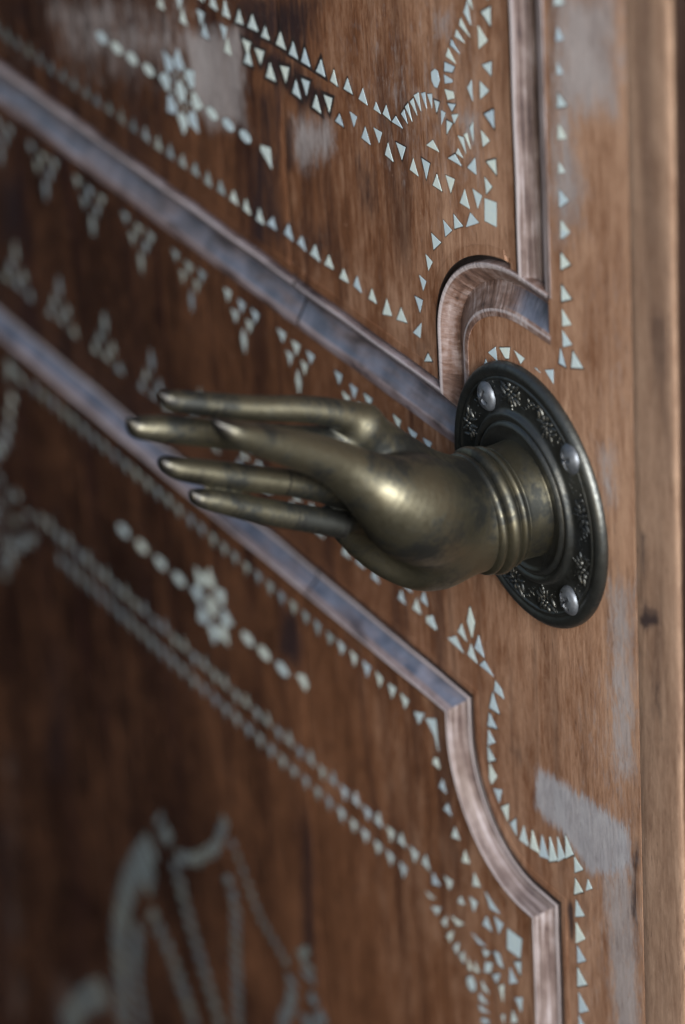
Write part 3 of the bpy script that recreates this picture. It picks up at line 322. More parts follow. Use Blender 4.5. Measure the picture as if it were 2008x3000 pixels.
INLAY_LOW = ('-72.5,-121.9 -68.1,-115.3 -75.3,-118.2;-62,-121.2 -59.8,-126.4 -60.5,-113.6 -67.7,-117;-64.1,-133.4 -59.4,-133.4 -60.2,-129.6 -62.8,-130.3;-60.4,-141 -55.6,-141.2 -57.8,-136.6;-57.7,-149 -52.6,-148.9 -55.2,-145;-53.2,-157.8 -47.7,-156.1 -50.7,-152.4;-46.8,-164.7 -41.6,-162.5 -44.6,-158.7;-40.1,-170.8 -34.9,-168.4 -38.9,-164.8;-28.8,-174.1 -22.3,-172.6 -27.9,-170.4 -32,-168.6;-34.5,-183.8 -28.3,-183.3 -31.6,-178.8;-23.6,-181.5 -20.4,-175.6 -26.4,-175.9;-18.5,-184.9 -10,-184 -8.4,-175.1 -17.9,-176;-10.4,-191.1 -9.7,-185.2 -14.1,-187.8;-17.9,-199.1 -12.4,-195.4 -17.1,-191.8;-10.6,-206.7 -9.5,-199.9 -14.6,-203.1;-17.8,-215.6 -13.4,-212.5 -16.4,-209.4;-38,-193.8 -32.5,-192 -42.2,-191.7;-33.5,-197.2 -30,-192.9 -35.5,-194.7;-25.2,-195.1 -21.6,-194.8 -24.1,-189.9 -27.8,-191.1;-34.7,-203.9 -30.6,-201.9 -28.8,-196.8 -33.7,-199.1;-29.2,-202 -26.4,-203.9 -23.9,-198.3;-22.8,-209.8 -21.6,-201.7 -25,-204.2;-63.3,-199.1 -60,-199.5 -59.2,-194.4;-59.9,-202.7 -57.4,-204.5 -55.1,-198.1;-55.6,-205.3 -52.8,-207 -51.6,-201.2;-51.3,-207 -48.5,-208.6 -48.1,-202.9;-45.6,-209.3 -42.6,-208 -45.6,-204.2;-41.1,-207.6 -38.1,-206.3 -40.8,-202.8;-46.5,-216.8 -43.6,-217.7 -41.3,-215.1 -41.4,-212.4 -43.9,-210.8 -47,-213.8;-36.3,-212.2 -31.9,-211.5 -36.8,-208.8;-38.9,-218.4 -33,-216.7 -38.7,-215;-38.5,-222.8 -32.5,-220.2 -39.4,-220.5;-38.1,-227.7 -33.6,-225.5 -32.7,-223.5 -37.9,-225.2;-68.2,-185.7 -62.9,-183.6 -67.8,-180.9;-56.5,-181.9 -53.9,-176.8 -59.5,-177.6;-71,-193.2 -66.8,-191.3 -73.2,-191.6;-69.8,-196.2 -66.2,-197.9 -63.2,-193;-51.9,-194.4 -47.2,-190.9 -56.2,-192.5;-51.1,-183.9 -46.3,-182.5 -48.7,-180;-40.1,-181.8 -37.5,-176.3 -42.6,-176.8;-22.7,-219 -22.1,-214.4 -24.3,-216.2;-382.5,-121.9 -386.9,-115.3 -379.7,-118.2;-393,-121.2 -395.2,-126.4 -394.5,-113.6 -387.3,-117;-390.9,-133.4 -395.6,-133.4 -394.8,-129.6 -392.2,-130.3;-394.6,-141 -399.4,-141.2 -397.2,-136.6;-397.3,-149 -402.4,-148.9 -399.8,-145;-401.8,-157.8 -407.3,-156.1 -404.3,-152.4;-408.2,-164.7 -413.4,-162.5 -410.4,-158.7;-414.9,-170.8 -420.1,-168.4 -416.1,-164.8;-426.2,-174.1 -432.7,-172.6 -427.1,-170.4 -423,-168.6;-420.5,-183.8 -426.7,-183.3 -423.4,-178.8;-431.4,-181.5 -434.6,-175.6 -428.6,-175.9;-437.1,-199.1 -442.6,-195.4 -437.9,-191.8;-437.2,-215.6 -441.6,-212.5 -438.6,-209.4;-417,-193.8 -422.5,-192 -412.8,-191.7;-421.5,-197.2 -425,-192.9 -419.5,-194.7;-429.8,-195.1 -433.4,-194.8 -430.9,-189.9 -427.2,-191.1;-420.3,-203.9 -424.4,-201.9 -426.2,-196.8 -421.3,-199.1;-425.8,-202 -428.6,-203.9 -431.1,-198.3;-432.2,-209.8 -433.4,-201.7 -430,-204.2;-391.7,-199.1 -395,-199.5 -395.8,-194.4;-395.1,-202.7 -397.6,-204.5 -399.9,-198.1;-399.4,-205.3 -402.2,-207 -403.4,-201.2;-403.7,-207 -406.5,-208.6 -406.9,-202.9;-409.4,-209.3 -412.4,-208 -409.4,-204.2;-413.9,-207.6 -416.9,-206.3 -414.2,-202.8;-408.5,-216.8 -411.4,-217.7 -413.7,-215.1 -413.6,-212.4 -411.1,-210.8 -408,-213.8;-418.7,-212.2 -423.1,-211.5 -418.2,-208.8;-416.1,-218.4 -422,-216.7 -416.3,-215;-416.5,-222.8 -422.5,-220.2 -415.6,-220.5;-416.9,-227.7 -421.4,-225.5 -422.3,-223.5 -417.1,-225.2;-386.8,-185.7 -392.1,-183.6 -387.2,-180.9;-398.5,-181.9 -401.1,-176.8 -395.5,-177.6;-384,-193.2 -388.2,-191.3 -381.8,-191.6;-385.2,-196.2 -388.8,-197.9 -391.8,-193;-403.1,-194.4 -407.8,-190.9 -398.8,-192.5;-403.9,-183.9 -408.7,-182.5 -406.3,-180;-414.9,-181.8 -417.5,-176.3 -412.4,-176.8;-432.3,-219 -432.9,-214.4 -430.7,-216.2;-81.7,-120.2 -78.9,-115.5 -84.4,-115.2;-90.6,-120.5 -87.4,-114.9 -92.8,-115.4;-99,-120.2 -96.6,-115.5 -101.3,-114.9;-107.8,-120.6 -105,-114.9 -110.6,-114.9;-117,-120.6 -114.4,-115.5 -119.4,-114.9;-125.8,-120.3 -122.9,-115.4 -128.5,-115.1;-134.1,-120.2 -131,-115.5 -136.4,-115.4;-142.7,-120.6 -140.3,-115 -145.5,-114.9;-151.3,-120.1 -148.7,-115.2 -154.2,-115.1;-160.4,-120.4 -157.4,-114.9 -163.1,-115.1;-169,-120.5 -166.4,-115.3 -172,-115.3;-177.8,-120.4 -174.7,-114.9 -180.4,-115.1;-186.3,-120.2 -184,-114.9 -189.3,-115.1;-195.8,-120.4 -192.5,-115.4 -198,-115.4;-204.2,-120.1 -201.6,-115.3 -206.9,-115.1;-212.6,-120.5 -210,-115.3 -215.2,-115.2;-221.3,-120.7 -218.6,-115.1 -224,-115.2;-230.3,-120.3 -227.7,-115.2 -232.9,-115;-238.8,-120.4 -236.1,-115.4 -241.7,-115.1;-248.2,-120.2 -245.5,-115.2 -250.9,-115.5;-256.3,-120.1 -253.7,-114.9 -259.1,-114.9;-264.8,-120.6 -262.3,-115 -267.6,-115.3;-273.7,-120.7 -270.5,-115.5 -276.4,-115;-282.4,-120.5 -279.6,-115.4 -285.5,-115.1;-291,-120.3 -288.4,-115.2 -294.1,-115.4;-300.3,-120.2 -298.1,-114.9 -303,-115.5;-309.4,-120.1 -306.6,-115.5 -312.2,-115.1;-318.2,-120.2 -315.6,-115.2 -320.7,-115.5;-327,-120.6 -324.1,-115.1 -329.6,-115.2;-336.2,-120.5 -333.4,-114.9 -338.8,-115.1;-344.5,-120.4 -342.1,-115.4 -347.1,-115;-353.5,-120.4 -350.3,-115 -356.1,-115;-361.9,-120.2 -359.1,-115.2 -364.3,-115.4;-370,-120.4 -367.6,-115.3 -373,-115;-89,-194.8 -86.5,-189.4 -91.5,-189;-97.9,-194.5 -95.5,-189.3 -100.9,-189;-107,-194.7 -104,-189.5 -109.3,-189.4;-115.7,-194.5 -112.9,-189 -118.7,-189.3;-124.2,-194.7 -121.7,-189.2 -126.7,-189.6;-132.9,-194.8 -130.3,-189.2 -136,-189.2;-142.2,-194.9 -139.5,-189.4 -144.6,-189;-150.4,-194.5 -147.7,-189.1 -153.3,-189.6;-159.4,-194.5 -156.6,-189.1 -161.9,-189.2;-168.5,-194.4 -165.3,-189.5 -171.2,-189.6;-177,-195 -173.9,-189.5 -179.8,-189.4;-185.8,-194.9 -182.6,-189 -188.1,-189.2;-194.1,-194.6 -191.7,-189 -197.2,-189;-203.1,-194.6 -200.6,-189.1 -206.2,-189.4;-212.3,-194.8 -209.7,-189.1 -215,-189.1;-221,-194.9 -218.1,-189.3 -223.5,-189.5;-229.5,-194.6 -226.6,-189.5 -232.1,-189.1;-238.4,-194.5 -235.7,-189.6 -241.2,-189.1;-246.4,-194.8 -243.9,-189.6 -249.2,-189.5;-255.6,-194.4 -252.9,-189.3 -258.3,-189.3;-264.2,-195 -261.3,-189.2 -267.2,-189;-273,-195 -269.9,-189.3 -275.4,-189.5;-281,-194.9 -278.4,-189.2 -283.9,-189.5;-289.7,-194.4 -287.1,-189.2 -292.5,-189.2;-298.7,-194.6 -295.8,-189.2 -301.8,-189.6;-307.4,-195 -304.3,-189 -310.1,-189.4;-315.9,-194.4 -313.4,-189.4 -318.4,-189;-324.5,-194.4 -321.7,-189 -327.5,-189;-333.3,-194.4 -330.6,-189 -336.2,-189.3;-342.3,-194.5 -339.7,-189 -345.3,-189.4;-351.2,-194.8 -348.6,-189 -354.4,-189.3;-360.1,-194.5 -357.1,-189.4 -362.6,-189.3;-80.3,-183.5 -77.4,-178.2 -83,-178;-74.9,-180.5 -69.7,-181.1 -72.2,-175.5;-96.8,-183.8 -93.9,-178.1 -99.4,-178.3;-91.6,-180.5 -86.1,-180.5 -89.1,-175.5;-113.2,-183.6 -110.2,-178.5 -116.1,-178.3;-108,-180.9 -102.7,-181.1 -105.1,-175.2;-129.8,-184 -126.9,-178.1 -132.5,-178.2;-124,-180.7 -118.7,-180.9 -121.5,-175.3;-145.9,-183.8 -143.3,-178.2 -148.6,-177.9;-140.8,-181.1 -135.1,-180.8 -137.8,-175.3;-162.7,-183.7 -159.9,-178 -164.8,-178;-156.9,-180.6 -151.8,-180.9 -154.6,-174.9;-178.5,-183.5 -176.1,-178.2 -181.4,-178;-173.3,-180.7 -167.8,-180.9 -170.9,-175;-195.5,-183.6 -192.3,-178.3 -197.8,-178;-189.6,-180.8 -184.6,-180.6 -187.4,-175.4;-211.3,-184 -208.7,-178.5 -214.2,-178.2;-206.3,-181.1 -201,-180.8 -203.3,-175.4;-228,-183.5 -225,-178.2 -231,-177.9;-222.7,-180.8 -217.3,-181 -220.2,-175.3;-244.7,-183.9 -241.5,-177.9 -247.4,-178.2;-238.8,-180.5 -233.8,-181 -236.2,-175.3;-260.8,-184.1 -258.3,-178.3 -263.4,-177.9;-255.5,-180.7 -250.1,-180.6 -252.7,-175.1;-277.4,-183.5 -274.7,-178.4 -279.7,-178.4;-271.7,-180.5 -266.6,-180.6 -268.9,-175;-293.8,-183.8 -291.2,-178.3 -296.1,-178.1;-288.3,-180.5 -283.1,-180.5 -285.8,-175;-309.9,-183.7 -307.2,-178.5 -312.8,-178.2;-304.9,-181.1 -299.2,-181 -302.2,-175.4;-326.6,-183.7 -323.8,-178.5 -329,-178.2;-321.2,-181 -315.5,-180.8 -318.5,-174.9;-342.6,-183.6 -340.1,-178.4 -345.5,-178.4;-337.8,-181.1 -332,-180.8 -334.9,-175.2;-359.1,-183.7 -356.5,-177.9 -362.2,-178.2;-354.2,-180.8 -348.5,-180.7 -351.3,-174.9;-375.9,-183.5 -372.6,-177.9 -378.2,-178;-370.3,-180.7 -365.2,-181.1 -367.4,-175.3;-223.1,-148.6 -223.7,-146.1 -225.4,-144.6 -227.6,-144.6 -229.3,-146.1 -229.9,-148.6 -229.3,-151.1 -227.6,-152.6 -225.4,-152.6 -223.7,-151.1;-219.9,-145.9 -220.5,-145.5 -221.3,-145.8 -221.4,-146.5 -220.8,-146.9 -220.1,-146.6;-223.8,-142 -224.5,-142.2 -224.8,-142.9 -224.4,-143.5 -223.7,-143.4 -223.4,-142.6;-229.2,-142 -229.6,-142.6 -229.3,-143.4 -228.6,-143.5 -228.2,-142.9 -228.5,-142.2;-233.1,-145.9 -232.9,-146.6 -232.2,-146.9 -231.6,-146.5 -231.7,-145.8 -232.5,-145.5;-233.1,-151.3 -232.5,-151.7 -231.7,-151.4 -231.6,-150.7 -232.2,-150.3 -232.9,-150.6;-229.2,-155.2 -228.5,-155 -228.2,-154.3 -228.6,-153.7 -229.3,-153.8 -229.6,-154.6;-223.8,-155.2 -223.4,-154.6 -223.7,-153.8 -224.4,-153.7 -224.8,-154.3 -224.5,-155;-219.9,-151.3 -220.1,-150.6 -220.8,-150.3 -221.4,-150.7 -221.3,-151.4 -220.5,-151.7;-218.1,-150.9 -215.5,-152.4 -209.8,-148.6 -215.5,-144.8 -218.1,-146.3;-218.9,-144.3 -216,-143.5 -214.7,-136.8 -221.4,-138.1 -222.2,-141;-224.2,-140.2 -222.7,-137.6 -226.5,-131.9 -230.3,-137.6 -228.8,-140.2;-230.8,-141 -231.6,-138.1 -238.3,-136.8 -237,-143.5 -234.1,-144.3;-234.9,-146.3 -237.5,-144.8 -243.2,-148.6 -237.5,-152.4 -234.9,-150.9;-234.1,-152.9 -237,-153.7 -238.3,-160.4 -231.6,-159.1 -230.8,-156.2;-228.8,-157 -230.3,-159.6 -226.5,-165.3 -222.7,-159.6 -224.2,-157;-222.2,-156.2 -221.4,-159.1 -214.7,-160.4 -216,-153.7 -218.9,-152.9;-294,-149.2 -295.3,-147.4 -298.6,-146.7 -301.9,-147.4 -303.2,-149.2 -301.9,-151 -298.6,-151.7 -295.3,-151;-278.6,-149.2 -279.9,-147.4 -283.2,-146.7 -286.5,-147.4 -287.8,-149.2 -286.5,-151 -283.2,-151.7 -279.9,-151;-263.2,-149.2 -264.5,-147.4 -267.8,-146.7 -271.1,-147.4 -272.4,-149.2 -271.1,-151 -267.8,-151.7 -264.5,-151;-248.1,-149.2 -249.4,-147.4 -252.7,-146.7 -256,-147.4 -257.3,-149.2 -256,-151 -252.7,-151.7 -249.4,-151;-194,-149.2 -195.3,-147.4 -198.6,-146.7 -201.9,-147.4 -203.2,-149.2 -201.9,-151 -198.6,-151.7 -195.3,-151;-181.4,-149.2 -182.7,-147.4 -186,-146.7 -189.3,-147.4 -190.6,-149.2 -189.3,-151 -186,-151.7 -182.7,-151;-167.6,-149.2 -168.9,-147.4 -172.2,-146.7 -175.5,-147.4 -176.8,-149.2 -175.5,-151 -172.2,-151.7 -168.9,-151;-161.5,-146 -155,-150 -153,-146.5 -156,-143.5;-302.3,-290.6 -304.9,-295.5 -296.1,-303 -293.4,-298.2;-307.5,-296.5 -309.7,-301.4 -301.2,-308.7 -298.2,-304.3;-311.9,-301.5 -314.4,-306.1 -305.8,-314.1 -303.3,-309.8;-316.8,-307.2 -318.8,-312.2 -310.6,-319.8 -307.8,-315;-322.3,-314.4 -323,-319.2 -313.5,-324.3 -311.9,-319.5;-325.7,-320 -326.6,-325.3 -316.8,-330.5 -315.1,-325.9;-328.9,-326.8 -330.2,-331.6 -319.8,-336.7 -318.2,-332.4;-332.3,-332.4 -333.5,-337.6 -323.8,-343 -321.9,-338.7;-335.9,-340.1 -336.6,-345.3 -325.8,-349.3 -325.1,-343.7;-338.4,-346.9 -339,-352.5 -328.5,-356.3 -327.4,-350.6;-341.1,-353.8 -341.5,-358.9 -331,-362.9 -330.1,-358.3;-344,-363 -342.8,-368.4 -331.2,-368.6 -331.9,-363.1;-344.3,-370.5 -342.9,-375.8 -331.9,-376.6 -332,-371.3;-344.3,-378.3 -343.3,-383.5 -332.4,-384.3 -332.9,-378.6;-344.8,-385.4 -344.1,-389.9 -332.2,-390.7 -333,-386.4;-345.2,-392.1 -344.1,-396 -333,-397 -333.1,-392.5;-345.2,-398.6 -344.6,-402.5 -332.8,-403.1 -334.1,-399;-345.6,-404.5 -345.1,-409.1 -332.9,-409.3 -333.9,-405.5;-306.5,-333.4 -301.9,-335.9 -296.9,-329.2 -301,-327;-300.7,-338.2 -296.6,-340.5 -291.3,-333.8 -295.3,-331.6;-294.8,-342.6 -291,-345.1 -285.6,-338.9 -289.6,-335.9;-290.3,-346.3 -288,-349.3 -281,-344.6 -283.5,-341.7;-287.6,-351.7 -284.4,-354.9 -277.2,-349.5 -279.9,-346.6;-284.2,-356.7 -280.8,-359.7 -273.6,-355.1 -277,-352;-280.2,-362.1 -277.4,-365.1 -270.1,-359.8 -273.6,-357.1;-276.7,-367.1 -274.4,-369.7 -267.1,-365.4 -270.2,-362.6;-280.8,-293.5 -278.8,-296.7 -272.6,-294.1 -274.3,-291.2;-278.7,-299.6 -276.6,-302.2 -269.9,-300.2 -271.8,-296.8;-276.4,-304.7 -274.7,-308.5 -267.9,-305.4 -270.2,-302.3;-273.7,-311.2 -271.2,-314.2 -265,-311.4 -267.6,-308;-271.3,-316.4 -268.9,-320.1 -262.7,-316.8 -264.7,-313.8;-267.9,-322.3 -265.6,-326.2 -259.3,-322.6 -262,-319.6;-265.1,-328.4 -262.5,-331.5 -256.7,-328.6 -259.2,-325;-262,-334.1 -259.5,-337.4 -253.1,-334.4 -256.1,-330.2;-258.9,-340.1 -256.3,-343.2 -250,-340.2 -253.1,-336.5;-255.6,-345.7 -252.9,-349.3 -246.7,-345.4 -249.6,-342.1;-252.1,-351.5 -249.1,-355.3 -243.6,-351.3 -246.4,-348.2;-292.5,-280.8 -289.4,-281.5 -284.4,-273.9 -287,-272.7;-289.1,-283.8 -283,-287.4 -277.5,-280.1 -282.6,-276.2;-306.2,-304.6 -306.5,-308.8 -297.6,-312.2 -297.2,-308;-307.9,-310 -308.8,-314 -300.1,-317.7 -299.1,-313.4;-310,-315.7 -310.5,-319.5 -302.2,-323.1 -301.4,-319.4;-320.8,-344.2 -321.7,-349.3 -313.7,-351 -313.6,-346.3;-322.5,-350.9 -323.6,-355.8 -316.3,-358 -315.6,-353.4;-325.1,-357.5 -325.5,-362.2 -317.8,-364.9 -317.1,-359.7;-327,-364 -327.8,-369.2 -320,-371.1 -319,-366.5;-328.4,-372.4 -326.8,-377.6 -319.6,-376.3 -320.7,-372.1;-327.4,-379.8 -326.5,-384.6 -319,-383.2 -320.2,-379.2;-326.5,-386.9 -325.3,-391.5 -317.9,-390.1 -318.8,-385.9;-325.7,-393.5 -324.2,-398.5 -317,-397.2 -318.2,-392.9;-273.3,-289.8 -269.6,-288 -271.4,-283 -275.5,-285.1;-267.9,-287.7 -263.8,-285.5 -266.2,-280.2 -269.8,-282.7;-261.8,-285.1 -257.6,-282.3 -259.7,-277.4 -263.9,-280.1;-255.1,-281.9 -252.7,-279.3 -256.5,-274.9 -259.1,-277.3;-251.2,-278 -248.9,-275.3 -252.8,-271.7 -254.6,-274.3;-247.1,-274.6 -245.2,-272.2 -248.2,-268.3 -250.8,-270.5;-242.7,-271.2 -240.5,-268.7 -244.6,-264.2 -246.6,-267.4;-238.9,-267.9 -237.1,-265.3 -240.5,-261.2 -242.6,-263.3;-234.8,-263.4 -233.9,-260.2 -238.4,-257.8 -239.6,-260.8;-231.8,-258.3 -231.1,-255.5 -236.1,-252.7 -237.3,-256.1;-229.7,-254.1 -228.4,-250.9 -233.8,-248.8 -234.5,-251.9;-227.4,-249.3 -226.4,-246 -231.1,-244.1 -232.5,-247;-234.2,-274.6 -231.5,-277.2 -225.8,-273.9 -228.5,-270.9;-231,-280.1 -228.2,-282.8 -222.7,-279 -225.1,-276;-228.6,-282.7 -228.6,-286.3 -221.7,-286.8 -222.2,-283.9;-229.8,-288.8 -229.7,-291.6 -222.6,-292.6 -222.6,-289.3;-230.2,-294 -229.7,-297 -223.5,-297.9 -223.1,-295.4;-231.3,-299.6 -230.4,-303.2 -223.7,-303.4 -224.1,-300.9;-232,-305.7 -231,-308.6 -224.6,-309.2 -224.5,-306.3;-232,-311.3 -232.2,-314.7 -225.1,-315.5 -225.1,-312;-232.4,-317.2 -232.3,-320.2 -225.8,-321.2 -225.4,-317.7;-233,-323.4 -232.6,-326.5 -226.1,-327 -226.2,-323.3;-233.7,-328.7 -233.5,-332 -226.5,-332.5 -226.6,-329.7;-234.4,-334.6 -233.7,-338.2 -227.2,-338.4 -227.6,-335.3;-234.5,-340.8 -234.7,-343.5 -227.2,-344.3 -227.5,-340.9;-226.5,-254.2 -223.8,-256.4 -220.8,-254.1 -223.5,-251.7;-222.7,-259 -220.3,-260.3 -217.8,-257.7 -219.5,-256;-219.3,-263 -217.1,-264.4 -213.9,-262 -216.2,-259.8;-216,-266.8 -214,-268.5 -210.3,-266.3 -212.8,-264.4;-213.2,-270.8 -211.4,-272.9 -207.7,-270.6 -209.6,-267.9;-210.2,-274.8 -208,-276.6 -204.3,-274.2 -206.8,-272.1;-206.2,-279.3 -203.6,-280.2 -201.6,-276.2 -203.6,-275.7;-201,-281.6 -198.9,-282.6 -197,-278.9 -199.5,-277.4;-196.7,-284 -193.8,-284.2 -192.2,-280.9 -194.9,-280.2;-192,-285.9 -189.5,-286.7 -187.8,-283 -190.4,-282.3;-188,-288.2 -185,-288.7 -183.2,-284.9 -186.1,-284.4;-176,-276.5 -171.8,-278.7 -165.1,-271.3 -168.5,-269.5;-173.5,-277.7 -172.3,-280.2 -162.9,-280.1 -163.3,-277;-173.2,-282.8 -172.2,-285.2 -162.6,-284.5 -163.5,-281.7;-186,-291.9 -185.1,-296.2 -178.1,-296.4 -179,-292.7;-186.1,-298.4 -185.4,-302.5 -178.7,-303.1 -179.1,-298.8;-186.2,-302.3 -187.7,-305.9 -181.4,-309.8 -180.1,-306.2;-188.8,-307.8 -190.3,-311 -184.6,-314.3 -183.2,-311;-191.8,-312 -193.6,-315.7 -187.6,-319.2 -186.4,-316;-194.7,-317.5 -196.4,-320.5 -190.5,-323.9 -189.1,-320.8;-169.4,-293.6 -164.6,-296.3 -160.8,-291.7 -165.9,-288.9;-163.5,-298.1 -158.4,-301.5 -154.2,-297.2 -159.2,-293.1;-173.7,-312.8 -171.2,-310.4 -173.6,-304.1 -176.4,-305.6;-168.5,-310.5 -165.7,-307.7 -168.3,-302.1 -171.5,-303.9;-163.6,-307.9 -160.5,-306 -163.8,-299.3 -166.3,-301.6;-362.5,-397.2 -365.5,-401.7 -357.7,-410.8 -355.2,-407.2;-369.1,-401.8 -371.9,-406.3 -364.1,-415.8 -360.9,-412.3;-375.3,-407.2 -378,-411.4 -370.3,-420.7 -367.1,-416.8;-380.7,-411.8 -383.4,-416.2 -375.8,-425.3 -372.9,-421.9;-387.7,-418.4 -390.4,-423.3 -380.5,-430.8 -378,-426.4;-393.2,-425.1 -395.7,-430.1 -386,-438.2 -383.3,-432.8;-398.8,-431.6 -400.5,-436.8 -391.1,-444.9 -389,-439.4;-403.6,-438.6 -406.5,-443.8 -396.6,-451.5 -393.7,-446.1')
FILLER_MARKS = [
    ('-4,-108 -1,-104 25,-101 52,-99 53,-113 45,-122 28,-130 20,-126 10,-123 1,-124 -4,-121', 0.75, 4),
]
WEAR_MARKS = [
    ('-109,137 -9,170 -11,95 -55,67 -102,78 -121,106', 0.3, 30),
    ('-345,60 -217,102 -211,70 -244,55 -324,33', 0.5, 18),
    ('21,105 82,137 79,41 41,30 21,63', 0.22, 20),
    ('17,-62 67,-0 74,-163 19,-196', 0.3, 20),
    ('22,182 57,193 56,151 44,149 32,142 30,134 37,125 33,110 21,98 16,113', 0.8, 11),
    ('38,36 49,39 51,19 42,13', 0.6, 6),
    ('42,-12 60,-3 59,-79 42,-88', 0.62, 7),
    ('35,-126 56,-107 58,-181 40,-192', 0.72, 7),
    ('-226,84 -181,100 -183,63 -211,52 -222,62', 0.85, 7),
    ('-149,78 -118,89 -119,76 -142,60 -150,63', 0.75, 7),
    ('-340,59 -271,82 -275,64 -309,50 -337,47', 0.6, 12),
    ('-267,77 -226,92 -227,75 -262,63', 0.5, 10),
    ('-38,122 -24,126 -24,106 -29,108 -38,113', 0.62, 6),
    ('-54,152 -35,158 -38,142 -53,137', 0.45, 6),
    ('-383,31 -371,34 -355,26 -378,15', 0.35, 10),
    ('-410,-428 -343,-389 -347,-414 -417,-455', 0.45, 18),
    ('-439,-323 -427,-317 -449,-474 -462,-481', 0.35, 10),
]
DARK_MARKS = [
    ('-184,113 -118,134 -135,106 -180,88', 0.8, 10),
    ('-174,81 -161,86 -156,22 -178,21', 0.62, 8),
    ('-139,72 -125,75 -116,45 -135,38', 0.4, 12),
    ('-106,79 -90,83 -90,63 -106,57', 0.55, 8),
    ('-279,42 -243,54 -247,27 -284,14', 0.4, 16),
    ('-179,112 -158,119 -158,112 -180,105', 0.9, 5),
    ('-151,121 -122,131 -124,112 -153,102', 0.62, 9),
    ('-181,93 -160,101 -118,97 -120,89 -134,84 -165,86', 0.75, 5),
    ('-159,90 -154,91 -159,55 -163,53', 0.75, 3),
    ('-153,78 -148,79 -150,58 -155,56', 0.85, 3),
    ('-180,59 -165,64 -172,11 -187,5', 0.7, 7),
    ('-156,38 -121,51 -123,32 -158,18', 0.6, 12),
    ('-105,73 -94,78 -95,62 -107,58', 0.55, 7),
    ('-170,-121 -159,-118 -155,-127 -157,-144 -160,-144 -167,-145 -174,-142', 0.9, 8),
    ('-160,-203 -156,-216 -160,-246 -162,-276 -170,-277 -170,-246 -165,-221', 0.75, 8),
    ('-386,-243 -360,-230 -373,-306 -401,-320', 0.6, 18),
    ('-395,-33 -372,-24 -379,-59 -402,-68', 0.8, 12),
    ('-366,-167 -354,-162 -357,-180 -370,-186', 0.6, 8),
    ('62,17 65,16 65,4 63,-7 65,-15 62,-17 61,-5 63,5', 0.85, 2),
    ('62,-13 66,-13 71,-8 74,-9 72,-12 74,-13 69,-15 65,-19 62,-19', 1, 2.2),
    ('57,-100 58,-106 57,-114 58,-122 56,-134 53,-132 53,-125 55,-115 55,-108', 0.85, 2.5),
    ('15,-147 17,-150 17,-157 16,-164 15,-163 14,-157 13,-152', 1, 2),
    ('70,94 80,100 81,81 73,60 68,73', 0.5, 5),
    ('66,-33 75,-28 74,-50 65,-54', 0.45, 6),
    ('-28,-106 -12,-102 -11,-110 -17,-110', 0.55, 5),
    ('-76,28 -57,35 -58,24 -77,16', 0.45, 8),
    ('-456,-366 -445,-360 -471,-487 -482,-494', 0.8, 14),
    ('-352,45 -330,52 -334,30 -356,23', 0.45, 14),
    ('-384,43 -342,57 -344,46 -386,32', 0.6, 14),
]
# ---------------------------------------------------------------- door layout
# Edges between the flat frame and the two mouldings (frame side of each moulding).
def arc(cu, cv, a, b, t0, t1, n):
    return [(cu + a * math.cos(math.radians(t0 + (t1 - t0) * i / n)), cv + b * math.sin(math.radians(t0 + (t1 - t0) * i / n))) for i in range(n + 1)]

U_MIN, V_MIN, V_MAX = -540.0, -540.0, 250.0
UPPER_EDGE = [(U_MIN, -2.0), (-38.0, -2.0)] + arc(0, 36, 38, 24, 180, 90, 26) + [(14.0, 60.0), (14.0, V_MAX)]
LOWER_EDGE = [(U_MIN, -96.0), (-42.0, -96.0)] + arc(-5, -112, 37, 39, 180, 270, 26) + [(10.5, -151.0), (10.5, V_MIN)]

def seg_dist(P, path):
    d = np.full(len(P), 1e9)
    for a, b in zip(path[:-1], path[1:]):
        a = np.array(a); b = np.array(b)
        ab = b - a
        t = np.clip(((P - a) @ ab) / (ab @ ab), 0, 1)
        d = np.minimum(d, np.linalg.norm(P - (a + t[:, None] * ab), axis=1))
    return d

def in_poly(P, poly):
    x, y = P[:, 0], P[:, 1]
    ins = np.zeros(len(P), dtype=bool)
    n = len(poly)
    for i in range(n):
        x0, y0 = poly[i]; x1, y1 = poly[(i + 1) % n]
        if y0 == y1:
            continue
        c = ((y0 > y) != (y1 > y)) & (x < (x1 - x0) * (y - y0) / (y1 - y0) + x0)
        ins ^= c
    return ins

UPPER_POLY = UPPER_EDGE + [(U_MIN, V_MAX)]
LOWER_POLY = LOWER_EDGE + [(U_MIN, V_MIN)]
def upper_t(P):
    return seg_dist(P, UPPER_EDGE) * np.where(in_poly(P, UPPER_POLY), 1, -1)
def lower_t(P):
    return seg_dist(P, LOWER_EDGE) * np.where(in_poly(P, LOWER_POLY), 1, -1)

def soft_marks(P, marks):
    out = np.zeros(len(P))
    for s, strength, soft in marks:
        poly = parse(s)[0]
        ring = poly + [poly[0]]
        lo = np.min(poly, axis=0) - 2 * soft; hi = np.max(poly, axis=0) + 2 * soft
        sel = np.all((P > lo) & (P < hi), axis=1)
        if not sel.any():
            continue
        Q = P[sel]
        d = seg_dist(Q, ring) * np.where(in_poly(Q, poly), -1, 1)
        f = np.clip(0.5 - d / (2 * soft), 0, 1)
        out[sel] = np.maximum(out[sel], strength * f)
    return out

